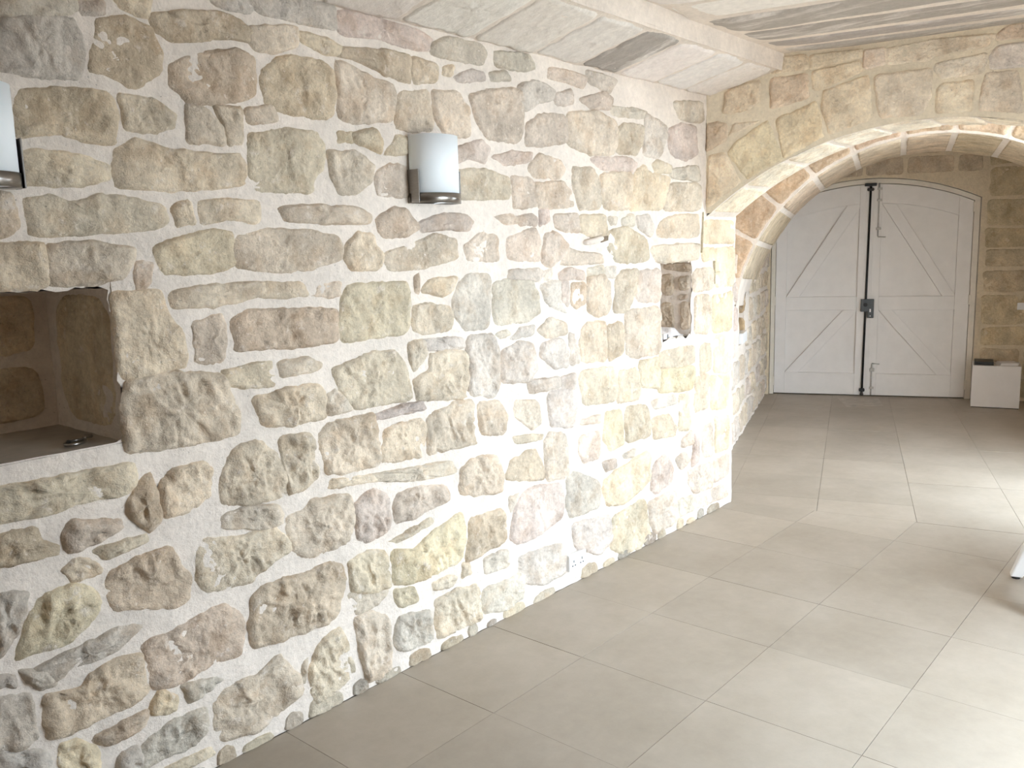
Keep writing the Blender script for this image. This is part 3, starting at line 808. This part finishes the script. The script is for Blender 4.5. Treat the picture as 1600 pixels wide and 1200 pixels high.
ps = lambda d, z, h: fP(PN[1]-h, z, -d)
for poly in ([(.0, 1.07), (.19, 1.07), (.19, 1.31), (.0, 1.31)], [(.0, .86), (.19, .86), (.19, 1.04), (.0, 1.04)]):
    stone(poly, ps, wall_passage_left, M_STONE, tint((0.50, 0.37, 0.23), r4), proud=.012, rough=.010)
fV = lambda u, z, h: P0+N*V0+T*u-N*h+UP*z
def vz(u):
    d = VR0**2-(u-VC0[0])**2
    return VC0[1]+math.sqrt(d) if d > 0 else 0
VL, VRR = VC0[0]-math.sqrt(VR0**2-(1.2-VC0[1])**2), VC0[0]+math.sqrt(VR0**2-(1.2-VC0[1])**2)
wall_vault = sheet('wall_vault', VL, VRR, 0, 1, fV, M_MORTAR, None, 0.04, 0.006, keep=lambda u: (max(1.2, vz(u)), ZC+.02))
tag(wall_vault, 'inner round arch of pinkish limestone blocks spanning the passage', 'wall', kind='structure')
sheet('wall_pier', VRR, 2.95, 0, ZC+.02, fV, M_MORTAR, wall_vault, 0.08, 0.006)
sheet('wall_pier', VL-.4, VL, 1.2, ZC+.02, fV, M_MORTAR, wall_vault, 0.08, 0.006)
vj = [164.6, 151.3, 138.5, 125.2, 112.2, 98.1, 84.7, 71.3, 58, 44.7, 31.4, 18, 7.5]
for i in range(len(vj)-1):
    a0, a1 = math.radians(vj[i]-.55), math.radians(vj[i+1]+.55)
    am = (a0+a1)/2
    pts = [(VC0[0]+rr*math.cos(t), VC0[1]+rr*math.sin(t)) for rr, t in ((VR0+.018, a0), (VR0+.018, am), (VR0+.018, a1), (VR0+.26, a1), (VR0+.26, am), (VR0+.26, a0))]
    stone(pts, fV, wall_vault, M_ASHLAR, tint((0.62, 0.475, 0.345), r4, .05), proud=.010, rough=.008, edge=.014, round_=.08, jit=.005, name='voussoir')
def fVS(s, d, h):                            # s: angle in degrees from the left, d: 0..1 along the vault
    a = math.radians(180-s)
    rr = VR0+(VR1-VR0)*d-h
    cu = VC0[0]+(VC1[0]-VC0[0])*d; cz = VC0[1]+(VC1[1]-VC0[1])*d
    return P0+N*(V0+(V1-V0)*d)+T*(cu+rr*math.cos(a))+UP*(cz+rr*math.sin(a))
def vs_sheet():
    V = []; F = []; ns, nd = 90, 24
    for j in range(nd+1):
        for i in range(ns+1):
            s = 7+166*i/ns; d = j/nd
            V.append(fVS(s, d, noise.noise((s*.2, d*9, 4))*.005))
    for j in range(nd):
        for i in range(ns): F.append((j*(ns+1)+i, j*(ns+1)+i+1, (j+1)*(ns+1)+i+1, (j+1)*(ns+1)+i))
    mesh_obj('vault_soffit', V, F, M_MORTAR, wall_vault, (0, 0, 0), True)
vs_sheet()
K = math.radians(1)*VR0
for i in range(len(vj)-1):
    s0, s1 = (180-vj[i]+.8)*K, (180-vj[i+1]-.8)*K
    g = lambda x, y, h: fVS(x/K, y/1.7, h)
    stone([(s0, .03), ((s0+s1)/2, .03), (s1, .03), (s1, .85), (s1, 1.67), ((s0+s1)/2, 1.67), (s0, 1.67), (s0, .85)], g, wall_vault, M_ASHLAR, tint((0.68, 0.555, 0.41), r4, .05), proud=.008, rough=.006, edge=.014, round_=.05, jit=.004, step=.03, name='voussoir')
mb = MB()                                    # far side of the vault and cheeks
fV1 = lambda u, z: P0+N*V1+T*u+UP*z
us = [VC1[0]-VR1*.985+2*VR1*.985*k/40 for k in range(41)]
for a, b_ in zip(us, us[1:]):
    za, zb = [VC1[1]+math.sqrt(VR1**2-(w-VC1[0])**2) for w in (a, b_)]
    mb.quad(fV1(a, za), fV1(b_, zb), fV1(b_, ZC+.05), fV1(a, ZC+.05))
mb.quad(fV1(us[-1], 0), fV1(3.35, 0), fV1(3.35, ZC+.05), fV1(us[-1], ZC+.05))
mb.quad(fV(VRR, 0, 0), fV1(us[-1], 0), fV1(us[-1], 1.3), fV(VRR, 1.25, 0))
mb.build('vault_back', M_MORTAR, wall_vault)

# end wall with the double door
fD = lambda s, z, h: DL+TD*s-ND*h+UP*z      # h towards the camera
DRr = 2.32
dz = lambda s: 2.28-(DRr-math.sqrt(max(0, DRr**2-(s-.965)**2)))
EW = 0.09                                    # the wall face stands this far in front of the leaves
fE = lambda s, z, h: fD(s, z, h+EW)
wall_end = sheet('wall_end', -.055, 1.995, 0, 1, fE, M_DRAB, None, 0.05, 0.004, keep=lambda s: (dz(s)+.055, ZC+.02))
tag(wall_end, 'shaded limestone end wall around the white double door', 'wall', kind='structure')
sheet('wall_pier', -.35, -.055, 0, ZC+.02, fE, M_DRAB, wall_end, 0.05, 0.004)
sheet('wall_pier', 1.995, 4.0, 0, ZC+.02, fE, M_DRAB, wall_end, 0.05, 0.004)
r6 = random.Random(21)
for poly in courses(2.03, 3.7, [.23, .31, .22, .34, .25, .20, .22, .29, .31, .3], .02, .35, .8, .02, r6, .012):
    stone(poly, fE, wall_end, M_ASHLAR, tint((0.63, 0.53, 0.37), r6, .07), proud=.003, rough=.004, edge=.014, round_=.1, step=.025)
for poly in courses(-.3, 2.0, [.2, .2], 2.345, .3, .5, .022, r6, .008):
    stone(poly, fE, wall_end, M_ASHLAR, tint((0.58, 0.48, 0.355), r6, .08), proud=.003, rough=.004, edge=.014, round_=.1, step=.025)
mb = MB()
n_ = 30; ss = [-.055+2.05*k/n_ for k in range(n_+1)]
for a, b_ in zip(ss, ss[1:]):
    mb.quad(fD(a, dz(a)+.055, -.05), fD(b_, dz(b_)+.055, -.05), fD(b_, dz(b_)+.055, EW), fD(a, dz(a)+.055, EW))
for s in (-.055, 1.995):
    mb.quad(fD(s, 0, -.05), fD(s, 0, EW), fD(s, dz(s)+.055, EW), fD(s, dz(s)+.055, -.05))
mb.quad(fD(-.1, 0, -.05), fD(2.05, 0, -.05), fD(2.05, 2.5, -.05), fD(-.1, 2.5, -.05))
mb.build('door_reveal', M_FRAME, wall_end)

door = empty('door_1', DL)
tag(door, 'white ledged and braced double door with arched top and black locking bar', 'door', kind='structure')
def dpart(name, polys, h0, h1, m, parent, bevel=0.0):
    mb = MB()
    for poly in polys: mb.prism(poly, h0, h1, lambda s, z, h: fD(s, z, h)-DL)
    return mb.build(name, m, parent, bevel=bevel)
def arcpoly(s0, s1, zlo, off=0.0, n=10):
    top = [(s0+(s1-s0)*k/n, dz(s0+(s1-s0)*k/n)-off) for k in range(n+1)]
    return [(s0, zlo), (s1, zlo)] + top[::-1]
def bandpoly(s0, s1, off0, off1, n=10):
    a = [(s0+(s1-s0)*k/n, dz(s0+(s1-s0)*k/n)-off0) for k in range(n+1)]
    b_ = [(s0+(s1-s0)*k/n, dz(s0+(s1-s0)*k/n)-off1) for k in range(n+1)]
    return b_+a[::-1]
fr = dpart('door_frame', [[(-.05, 0), (-.004, 0), (-.004, dz(0)), (-.05, dz(0))], [(1.936, 0), (1.99, 0), (1.99, dz(1.93)+.01), (1.936, dz(1.93))]], -.03, .055, M_FRAME, door, .004)
dpart('door_frame', [bandpoly(-.05, 1.99, -.05, .0, 24)], -.03, .055, M_FRAME, door, .004)
def leaf(s0, s1, st0, st1, braces):
    lf = dpart('door_leaf', [arcpoly(s0, s1, .012, .006)], -.02, .008, M_DOOR, door)
    a, b_ = s0+st0, s1-st1
    dpart('stile', [arcpoly(s0, a, .012, .006)], .008, .040, M_DOOR, lf, .003)
    dpart('stile', [arcpoly(b_, s1, .012, .006)], .008, .040, M_DOOR, lf, .003)
    dpart('rail', [bandpoly(a, b_, .006, .205)], .008, .040, M_DOOR, lf, .003)
    dpart('rail', [[(a, .945), (b_, .945), (b_, 1.09), (a, 1.09)]], .008, .040, M_DOOR, lf, .003)
    dpart('rail', [[(a, .012), (b_, .012), (b_, .25), (a, .25)]], .008, .040, M_DOOR, lf, .003)
    for q in braces: dpart('brace', [q], .008, .038, M_DOOR, lf, .003)
    return lf
leaf(0.0, .966, .113, .122, [[(.113, 1.09), (.252, 1.09), (.844, 2.03), (.844, 2.073), (.72, 2.064)], [(.113, .25), (.257, .25), (.844, .93), (.844, .945), (.708, .945)]])
lr = leaf(.972, 1.932, .09, .134, [[(1.062, 2.07), (1.062, 2.09), (1.20, 2.05), (1.798, 1.09), (1.677, 1.09), (1.07, 2.06)][0:1]+[(1.20, 2.062), (1.798, 1.10), (1.798, 1.09), (1.677, 1.09)], [(1.062, .945), (1.20, .945), (1.798, .27), (1.798, .25), (1.659, .25)]])
dpart('cover_strip', [[(.905, .012), (.985, .012), (.985, 2.265), (.905, 2.265)]], .040, .046, M_DOOR, door, .002)
mb = MB(); mb.tube([fD(.925, .01, .06)-DL, fD(.945, 2.27, .06)-DL], .0115, 10)
rod = mb.build('locking_bar', M_IRON, door, smooth=True)
dpart('bar_keeper', [[(.885, 2.255), (1.0, 2.255), (1.0, 2.285), (.885, 2.285)]], .044, .082, M_IRON, door, .003)
dpart('bar_collar', [[(.915, 2.205), (.972, 2.205), (.980, 2.22), (.972, 2.235), (.915, 2.235), (.907, 2.22)]], .046, .08, M_IRON, door, .003)
dpart('bar_collar', [[(.90, .055), (.95, .055), (.955, .075), (.95, .09), (.90, .09), (.895, .075)]], .046, .08, M_IRON, door, .003)
dpart('bar_foot', [[(.905, .012), (.945, .012), (.935, .05), (.915, .05)]], .046, .076, M_IRON, door, .003)
lk = dpart('lock_case', [[(.885, .93), (.952, .93), (.952, .862), (1.015, .862), (1.015, 1.065), (.885, 1.065)]], .044, .09, M_LOCK, door, .004)
dpart('lock_knob', [[(.93+.02*math.cos(t*math.pi/6), 1.005+.02*math.sin(t*math.pi/6)) for t in range(12)]], .09, .11, M_IRON, lk, .002)
dpart('key_slot', [[(.972, .925), (.986, .925), (.986, .96), (.972, .96)]], .09, .0915, M_WHITE, lk)
dpart('key_slot', [[(.976, .88), (.986, .88), (.986, .888), (.976, .888)]], .09, .0915, M_WHITE, lk)
for s, z0, z1, hz in ((1.03, 1.73, 2.285, 1.725), (1.018, .015, .36, .365)):
    mb = MB(); mb.tube([fD(s, z0, .052)-DL, fD(s, z1, .052)-DL], .007, 8); mb.tube([fD(s, hz, .052)-DL, fD(s+.075, hz-.005, .066)-DL], .006, 8)
    bo = mb.build('slide_bolt', M_BOLT, door, smooth=True)
    for z in (z0+.08, (z0+z1)/2+.1, z1-.06):
        dpart('bolt_keeper', [[(s-.02, z-.012), (s+.028, z-.012), (s+.028, z+.012), (s-.02, z+.012)]], .040, .062, M_BOLT, bo, .003)
for z in (.10, 1.0, 1.95):
    dpart('hinge', [[(-.02, z), (.004, z), (.004, z+.10), (-.02, z+.10)]], .04, .06, M_FRAME, door, .002)
    dpart('hinge', [[(1.926, z), (1.95, z), (1.95, z+.10), (1.926, z+.10)]], .04, .06, M_FRAME, door, .002)

# ------------------------------------------------------------------ right, rear and passage walls with the doorways
def wall_boxes(name, label, boxes):
    mb = MB()
    for b_ in boxes: mb.box(*b_)
    o = mb.build(name, M_MORTAR); tag(o, label, 'wall', kind='structure'); return o
wr = wall_boxes('wall_right', 'pale plastered wall with an open doorway, to the right of the photograph', [(2.0, DOOR1[0], YR-.3, YR, 0, 2.8), (DOOR1[1], 5.5, YR-.3, YR, 0, 2.8), (5.42, 5.62, YR-.3, YR2, 0, 2.8), (DOOR1[0], DOOR1[1], YR-.3, YR, DOOR1[2], 2.8), (2.0, 2.25, YB-.3, YR-.3, 0, 2.8), (-2.3, 2.0, YB-.3, YB, 0, 2.8)])
wall_boxes('wall_rear', 'pale plastered wall behind the camera', [(-2.5, -2.2, YB-.3, 4.8, 0, 2.8)])
wall_boxes('wall_passage_right', 'pale plastered passage wall with an open doorway', [(5.6, DOOR2[0], YR2-.3, YR2, 0, 2.8), (DOOR2[1], 11.2, YR2-.3, YR2, 0, 2.8), (DOOR2[0], DOOR2[1], YR2-.3, YR2, DOOR2[2], 2.8)])

wall_boxes('wall_light_block', 'unseen wall added to keep sky light out behind the rubble wall and beyond the end wall', [(-2.5, 11.4, 4.7, 4.9, 0, 2.95), (11.2, 11.4, YR2-.3, 4.8, 0, 2.95)])  # added unseen walls: they stop the sky leaking in through the niche gaps

# ------------------------------------------------------------------ floor
def clip(poly, P, nn):
    out = []
    for i in range(len(poly)):
        a, b_ = poly[i], poly[(i+1) % len(poly)]
        da = (a[0]-P.x)*nn.x+(a[1]-P.y)*nn.y; db = (b_[0]-P.x)*nn.x+(b_[1]-P.y)*nn.y
        if da >= 0: out.append(a)
        if (da >= 0) != (db >= 0):
            t = da/(da-db); out.append((a[0]+(b_[0]-a[0])*t, a[1]+(b_[1]-a[1])*t))
    return out
mb = MB(); mb.box(-2.4, 2.0, YB-.3, 4.7, -.12, -.004); mb.box(2.0, 5.62, YR-.3, 4.7, -.12, -.004); mb.box(5.62, 11.3, YR2-.3, 4.7, -.12, -.004)
floor = mb.build('floor', M_GROUT); tag(floor, 'beige grey stone-effect floor of large square tiles with thin joints', 'floor', kind='structure')
SPL = P0+N*.375
def tile(poly):
    if len(poly) < 3: return
    cx, cy, A = centroid(poly)
    if A < .004: return
    g = .0011
    q = []
    for x, y in poly:
        d = math.hypot(x-cx, y-cy) or 1
        q.append((x-cx-(x-cx)/d*g*1.3, y-cy-(y-cy)/d*g*1.3))
    z = rnd.uniform(-.0006, .0006)
    mb = MB(); mb.prism(q, -.01, z, lambda x, y, h: (x, y, h))
    if (q[1][0]-q[0][0])*(q[2][1]-q[1][1])-(q[1][1]-q[0][1])*(q[2][0]-q[1][0]) < 0: mb.f = [tuple(reversed(x)) for x in mb.f]
    mb.build('tile', M_TILE, floor, (cx, cy, 0))
TX, TY = .5565, .575
for i in range(-6, 8):
    for j in range(-6, 2):
        x, y = 1.625+i*TX, 2.02+j*TY
        tile(clip(clip([(x, y), (x+TX, y), (x+TX, y+TY), (x, y+TY)], SPL, -N), Vector((0, YW-.004, 0)), Vector((0, -1, 0))))
ang = math.radians(19.2); EA = Vector((math.cos(ang), math.sin(ang), 0)); EB = Vector((math.sin(ang), -math.cos(ang), 0))
for i in range(-2, 9):
    for j in range(-3, 6):
        a, b_ = 5.90+i*TY, -.165+j*TY
        q = [EA*a+EB*b_, EA*(a+TY)+EB*b_, EA*(a+TY)+EB*(b_+TY), EA*a+EB*(b_+TY)]
        q = clip([(v.x, v.y) for v in q], SPL, N)
        if q: q = clip(q, DL, -ND)
        if q: q = clip(q, WL0, NW)
        if q: tile(q)
mb = MB(); mb.prism([(9.34, 3.373), (8.83, 3.09), (9.101, 2.811), (9.524, 2.999)], 0.0008, .0016, lambda x, y, h: (x, y, h)); mb.build('patch_tile', M_PATCH, floor)
mb = MB(); mb.box(-3, 2.25, -9, YB-.3, -.12, -.01); mb.box(2.25, 5.62, -9, YR-.3, -.12, -.01); mb.box(5.62, 12, -9, YR2-.3, -.12, -.01)
ground = mb.build('courtyard_ground', M_GROUND); tag(ground, 'pale paved courtyard outside the doorways', 'pavement', kind='structure')

# ------------------------------------------------------------------ ceiling
mb = MB(); mb.box(-2.4, 2.0, YB-.3, 4.8, ZC+.02, ZC+.2); mb.box(2.0, 5.62, YR-.3, 4.8, ZC+.02, ZC+.2); mb.box(5.62, 11.3, YR2-.3, 4.8, ZC+.02, ZC+.2)
ceiling = mb.build('ceiling', M_MORTAR); tag(ceiling, 'limewashed stone slab ceiling with pale mortar joints', 'ceiling', kind='structure')
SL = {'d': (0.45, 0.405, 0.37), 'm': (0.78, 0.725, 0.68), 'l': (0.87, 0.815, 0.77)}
fC = lambda n_, u, h: P0+N*n_+T*u-UP*h+UP*(ZC+.012)       # n along N (towards the arch), u to the right
YE, ZE = 2.11, 2.66                          # lower edge of the sloping corbel course
u_edge = lambda n_: (YW-(YE-.01)+n_*N.y)/(-T.y)
r8 = random.Random(4)
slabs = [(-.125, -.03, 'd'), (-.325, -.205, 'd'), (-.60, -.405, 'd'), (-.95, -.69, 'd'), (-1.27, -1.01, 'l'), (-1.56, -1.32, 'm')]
n_ = -1.62
while n_ > -7.2:
    w = r8.uniform(.22, .30)
    slabs.append((n_-w, n_, r8.choice('dml'))); n_ -= w+.05
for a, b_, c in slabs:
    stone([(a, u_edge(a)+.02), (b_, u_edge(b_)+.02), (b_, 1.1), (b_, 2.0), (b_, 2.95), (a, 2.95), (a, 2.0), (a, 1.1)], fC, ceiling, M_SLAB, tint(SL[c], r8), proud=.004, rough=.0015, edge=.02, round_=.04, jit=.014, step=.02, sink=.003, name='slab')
# mortared joints bed, riser and the sloping course against the left wall
sheet('joint_bed', -7.2, .05, 0.2, 2.95, lambda n_, u, h: fC(n_, u, h), M_MORTAR, ceiling, .12, .002)
fI = lambda x, q, h: Vector((x, YW+.02-(YW+.02-YE)*q+(h*.23), 2.555+(ZE-2.555)*q-h*.97))
sheet('corbel_bed', -2.2, 4.87, 0, 1, fI, M_MORTAR, ceiling, .08, .006)
sheet('corbel_riser', -2.2, 4.87, ZE-.012, ZC+.02, lambda x, z, h: Vector((x, YE-h, z)), M_MORTAR, ceiling, .05, .006)
xs_ = [4.80, 4.47, 4.15, 3.79, 3.47, 3.12, 2.72, 2.32, 1.95, 1.55, 1.15, .75, .3, -.2]
for i in range(len(xs_)-1):
    b_, a = xs_[i]-.014, xs_[i+1]+.014
    c = ['l', 'l', 'l', 'd', 'm', 'm', 'l', 'm', 'm', 'l', 'm', 'm', 'l'][i]
    g = lambda x, y, h: fI(x, y/.44, h)
    stone([(a, .03), ((a+b_)/2, .03), (b_, .03), (b_, .21), (b_, .40), ((a+b_)/2, .41), (a, .40), (a, .21)], g, ceiling, M_SLAB, tint(SL[c], r8), proud=.008, rough=.007, edge=.016, round_=.06, jit=.008, step=.02, sink=.006, name='corbel_slab')

# ------------------------------------------------------------------ wall lamps
def sconce(name, xc, zb, label):
    """Half-round frosted glass shade held in a brushed steel cradle."""
    root = empty(name, (xc, YW-.012, zb))
    tag(root, label, 'wall lamp', 'matching frosted wall lamps')
    W2, D, H = .113, .105, .260               # half width, depth, height
    def half(r_, n=22):                       # plan outline from the left end round the front to the right end
        pts = []
        for i in range(n+1):
            t = math.pi*i/n
            pts.append((-r_*math.cos(t), -D*(r_/W2)*math.sin(t)**.85 if 0 < i < n else 0.0))
        return pts
    def shell(name, r0, r1, z0, z1, m, cap=False):
        o_, i_ = half(r0), half(r1); mb = MB(); n = len(o_)
        for z in (z0, z1): mb.v += [(x, y, z) for x, y in o_]
        for z in (z0, z1): mb.v += [(x, y, z) for x, y in i_]
        for k in range(n-1):
            mb.f += [(k, k+1, n+k+1, n+k), (2*n+k+1, 2*n+k, 3*n+k, 3*n+k+1), (n+k, n+k+1, 3*n+k+1, 3*n+k), (k+1, k, 2*n+k, 2*n+k+1)]
        mb.f += [(0, n, 3*n, 2*n), (n-1, 3*n-1, 4*n-1, 2*n-1)]
        if cap: mb.f.append(tuple(range(2*n, 3*n)))
        return mb.build(name, m, root, smooth=True)
    shade = shell('glass_shade', W2, W2-.006, .028, H, M_FROST)
    band = shell('steel_band', W2+.004, W2+.001, 0, .038, M_STEEL, True)
    for s in (-1, 1):                          # side plates that grip the shade by the wall
        mb = MB(); x0, x1 = s*(W2+.0035), s*(W2-.001)
        mb.box(min(x0, x1), max(x0, x1), -.052, 0.012, 0, .128)
        mb.build('side_plate', M_STEEL, root, bevel=.001)
    mb = MB(); mb.box(-W2+.004, W2-.004, -.004, .014, .002, .20)
    mb.build('back_plate', M_STEEL, root, bevel=.002)
    mb = MB(); mb.tube([(0, -.045, .03), (0, -.045, .07), (0, -.045, .09), (0, -.045, .15), (0, -.045, .17)], [.014, .014, .022, .022, .004], 12)
    mb.build('bulb', M_WHITE, root, smooth=True)
    return root
sconce('wall_lamp', 2.458, 1.887, 'frosted glass wall lamp with steel cradle, alone in mid-wall')
sconce('wall_lamp', 0.815, 1.893, 'frosted glass wall lamp cut off by the left edge, above the big niche')

# ------------------------------------------------------------------ double power socket
so = empty('power_socket', fL(3.375, .124, 0.012))
tag(so, 'white double power socket low on the rubble wall', 'power socket')
mb = MB(); mb.box(-.071, .071, -.016, .006, -.043, .043); sp = mb.build('face_plate', M_WHITE, so, bevel=.003)
for s in (-1, 1):
    for dx, dzz, w, hh in ((0, .012, .006, .013), (-.011, -.010, .010, .006), (.011, -.010, .010, .006)):
        mb = MB(); mb.box(s*.034+dx-w/2, s*.034+dx+w/2, -.0168, -.0155, dzz-hh/2-.006, dzz+hh/2-.006); mb.build('pin_slot', M_HOLE, sp)
    mb = MB(); mb.box(s*.012-.006, s*.012+.006, -.019, -.0155, .014, .030); mb.build('switch_rocker', M_WHITE, sp, bevel=.0015)

# ------------------------------------------------------------------ things lying in the niches
bo = empty('metal_trinket', (1.06, 2.63, 1.163))
tag(bo, 'small shiny curled metal trinket lying on the shelf of the big niche', 'trinket')
bo.rotation_euler = (0, 0, math.radians(35))
mb = MB()
mb.tube([(.038*math.cos(t*math.pi/12)-.02, .022*math.sin(t*math.pi/12), .007) for t in range(25)], .005, 8, False)
mb.build('ring', M_STEEL, bo, smooth=True)
mb = MB(); mb.tube([(.018, 0, .006), (.035, .004, .012), (.055, -.002, .010), (.072, .003, .006)], [.005, .007, .007, .003], 8); mb.build('handle', M_STEEL, bo, smooth=True)
mb = MB(); mb.tube([(-.055, .002, .006), (-.035, .012, .012), (-.02, .016, .010)], [.004, .006, .004], 8); mb.build('clasp', M_BLACK, bo, smooth=True)

fm = []; ff = []; nx, ny = 22, 12
for j in range(ny+1):
    for i in range(nx+1):
        x, y = -.125+.25*i/nx, -.065+.13*j/ny
        e = sm(min(i, nx-i)/5)*sm(min(j, ny-j)/3)
        fm.append((x, y, .002+e*(.022+.028*i/nx+.022*noise.noise((x*16, y*16, 3)))))
for j in range(ny):
    for i in range(nx): ff.append((j*(nx+1)+i, j*(nx+1)+i+1, (j+1)*(nx+1)+i+1, (j+1)*(nx+1)+i))
fo = mesh_obj('plastic_bag', fm, ff, M_FILM, None, (4.43, YW+.10, 1.168), True)
fo.modifiers.new('solid', 'SOLIDIFY').thickness = .003
tag(fo, 'crumpled clear plastic bag lying in the small niche', 'bag')
sb_ = empty('junction_box', (4.285, YW+.030, 1.167))
tag(sb_, 'tiny white box at the lip of the small niche', 'box')
mb = MB(); mb.box(-.018, .018, -.03, .03, 0, .032); mb.build('body', M_WHITE, sb_, bevel=.002)
mb = MB(); mb.box(.018, .034, -.028, .01, .004, .026); mb.build('connector', M_LOCK, sb_, bevel=.002)

q = fP(1.96, .83, .0)
nb = empty('white_carton', (q.x, q.y, .838), math.atan2(DW.y, DW.x))
tag(nb, 'small white carton standing in the narrow passage niche', 'carton')
mb = MB(); mb.box(-.13, .18, -.03, .12, 0, .085); mb.build('body', M_WHITE, nb, bevel=.003)
mb = MB(); mb.box(-.131, .181, -.031, .121, .085, .092); mb.build('lid', M_WHITE, nb, bevel=.002)

# ------------------------------------------------------------------ box and switch beside the door
bd = Vector((9.57-9.473, 1.669-2.082, 0)).normalized()
bx = empty('storage_box', (9.473, 2.082, 0), math.atan2(bd.y, bd.x))
tag(bx, 'white storage box on the floor to the right of the double door', 'box')
BW, BD, BH = .424, .36, .425
mb = MB(); mb.box(0, BW, 0, .012, .008, BH-.006); mb.build('front_panel', M_BOXW, bx, bevel=.002)
mb = MB(); mb.box(0, BW, BD-.012, BD, .008, BH-.006); mb.build('back_panel', M_BOXW, bx, bevel=.002)
for x in (0, BW-.012):
    mb = MB(); mb.box(x, x+.012, .012, BD-.012, .008, BH-.006); mb.build('side_panel', M_BOXW, bx, bevel=.002)
mb = MB(); mb.box(.004, BW-.004, .004, BD-.004, 0, .012); mb.build('bottom', M_BLACK, bx)
mb = MB(); mb.box(0, BW, 0, BD, BH-.006, BH); mb.build('lid', M_BOXW, bx)
fo2 = empty('flat_case', Vector((9.473, 2.082, BH+.001))+bd*.10+Vector((-bd.y, bd.x, 0))*.12, math.atan2(bd.y, bd.x))
tag(fo2, 'flat black case lying on top of the white storage box', 'case')
mb = MB(); mb.box(-.085, .085, -.10, .14, 0, .018); mb.build('lower_shell', M_BLACK, fo2, bevel=.004)
mb = MB(); mb.box(-.085, .085, -.10, .14, .019, .036); mb.build('upper_shell', M_BLACK, fo2, bevel=.004)
pp = empty('paper_stack', Vector((9.473, 2.082, BH+.001))+bd*.30+Vector((-bd.y, bd.x, 0))*.15, math.atan2(bd.y, bd.x)+.2)
tag(pp, 'low pile of grey papers beside the black case on the storage box', 'papers')
for k in range(4):
    mb = MB(); mb.box(-.08+.004*k, .08+.003*k, -.10, .10-.006*k, .006*k, .006*k+.005); mb.build('sheet_bundle', M_BOXW, pp)

sw = empty('light_switch', fE(2.405, .983, .008))
tag(sw, 'small white switch plate on the shaded wall right of the door', 'switch')
def fsw(x, y, z): return TD*x-ND*y+UP*z
mb = MB(); mb.box(-.036, .036, -.008, .010, -.036, .036, fsw); pl = mb.build('face_plate', M_WHITE, sw, bevel=.002)
mb = MB(); mb.box(-.012, .012, .010, .015, -.018, .018, fsw); mb.build('switch_rocker', M_WHITE, pl, bevel=.002)

# ------------------------------------------------------------------ plastic garden chair at the right edge
ch = empty('garden_chair', (4.57, 0.43, 0), math.radians(14))
tag(ch, 'white plastic garden chair mostly outside the right edge, one leg showing', 'chair')
def chleg(x0, y0, x1, y1, z1):
    mb = MB()
    a = [(x0-.028, y0-.028, .012), (x0+.028, y0-.028, .012), (x0+.028, y0+.028, .012), (x0-.028, y0+.028, .012)]
    c = [(x1-.05, y1-.042, z1), (x1+.05, y1-.042, z1), (x1+.05, y1+.042, z1), (x1-.05, y1+.042, z1)]
    mb.hexa(a, c); l = mb.build('leg', M_WHITE, ch, bevel=.008)
    mb = MB(); mb.tube([(x0, y0, 0), (x0, y0, .014)], .019, 12); mb.build('foot', M_BLACK, l)
chleg(-.25, .25, -.20, .20, .43); chleg(-.25, -.25, -.20, -.20, .43)
chleg(.26, .31, .19, .17, .43); chleg(.26, -.31, .19, -.17, .43)
V = []; F = []
for j in range(9):
    for i in range(9):
        x, y = -.24+.46*i/8, -.235+.47*j/8
        V.append((x, y, .43-.018*sm(1-abs(y)/.235)*sm(1-abs(x+.01)/.24)))
for j in range(8):
    for i in range(8): F.append((j*9+i, j*9+i+1, (j+1)*9+i+1, (j+1)*9+i))
se = mesh_obj('seat', V, F, M_WHITE, ch, (0, 0, 0), True); se.modifiers.new('solid', 'SOLIDIFY').thickness = .018
for k in range(7):
    y = -.18+.06*k
    mb = MB(); mb.hexa([(.20, y-.018, .44), (.215, y-.018, .44), (.215, y+.018, .44), (.20, y+.018, .44)], [(.30, y*1.05-.018, .80), (.315, y*1.05-.018, .80), (.315, y*1.05+.018, .80), (.30, y*1.05+.018, .80)])
    mb.build('back_slat', M_WHITE, ch, bevel=.004)
mb = MB(); mb.tube([(.295, -.22, .78), (.315, -.16, .83), (.32, 0, .85), (.315, .16, .83), (.295, .22, .78)], .02, 10); mb.build('back_rail', M_WHITE, ch, smooth=True)
for s in (-1, 1):
    mb = MB(); mb.tube([(.29, s*.225, .78), (.24, s*.24, .66), (-.10, s*.25, .64), (-.22, s*.245, .60), (-.22, s*.23, .43)], [.018, .02, .022, .022, .024], 10); mb.build('armrest', M_WHITE, ch, smooth=True)
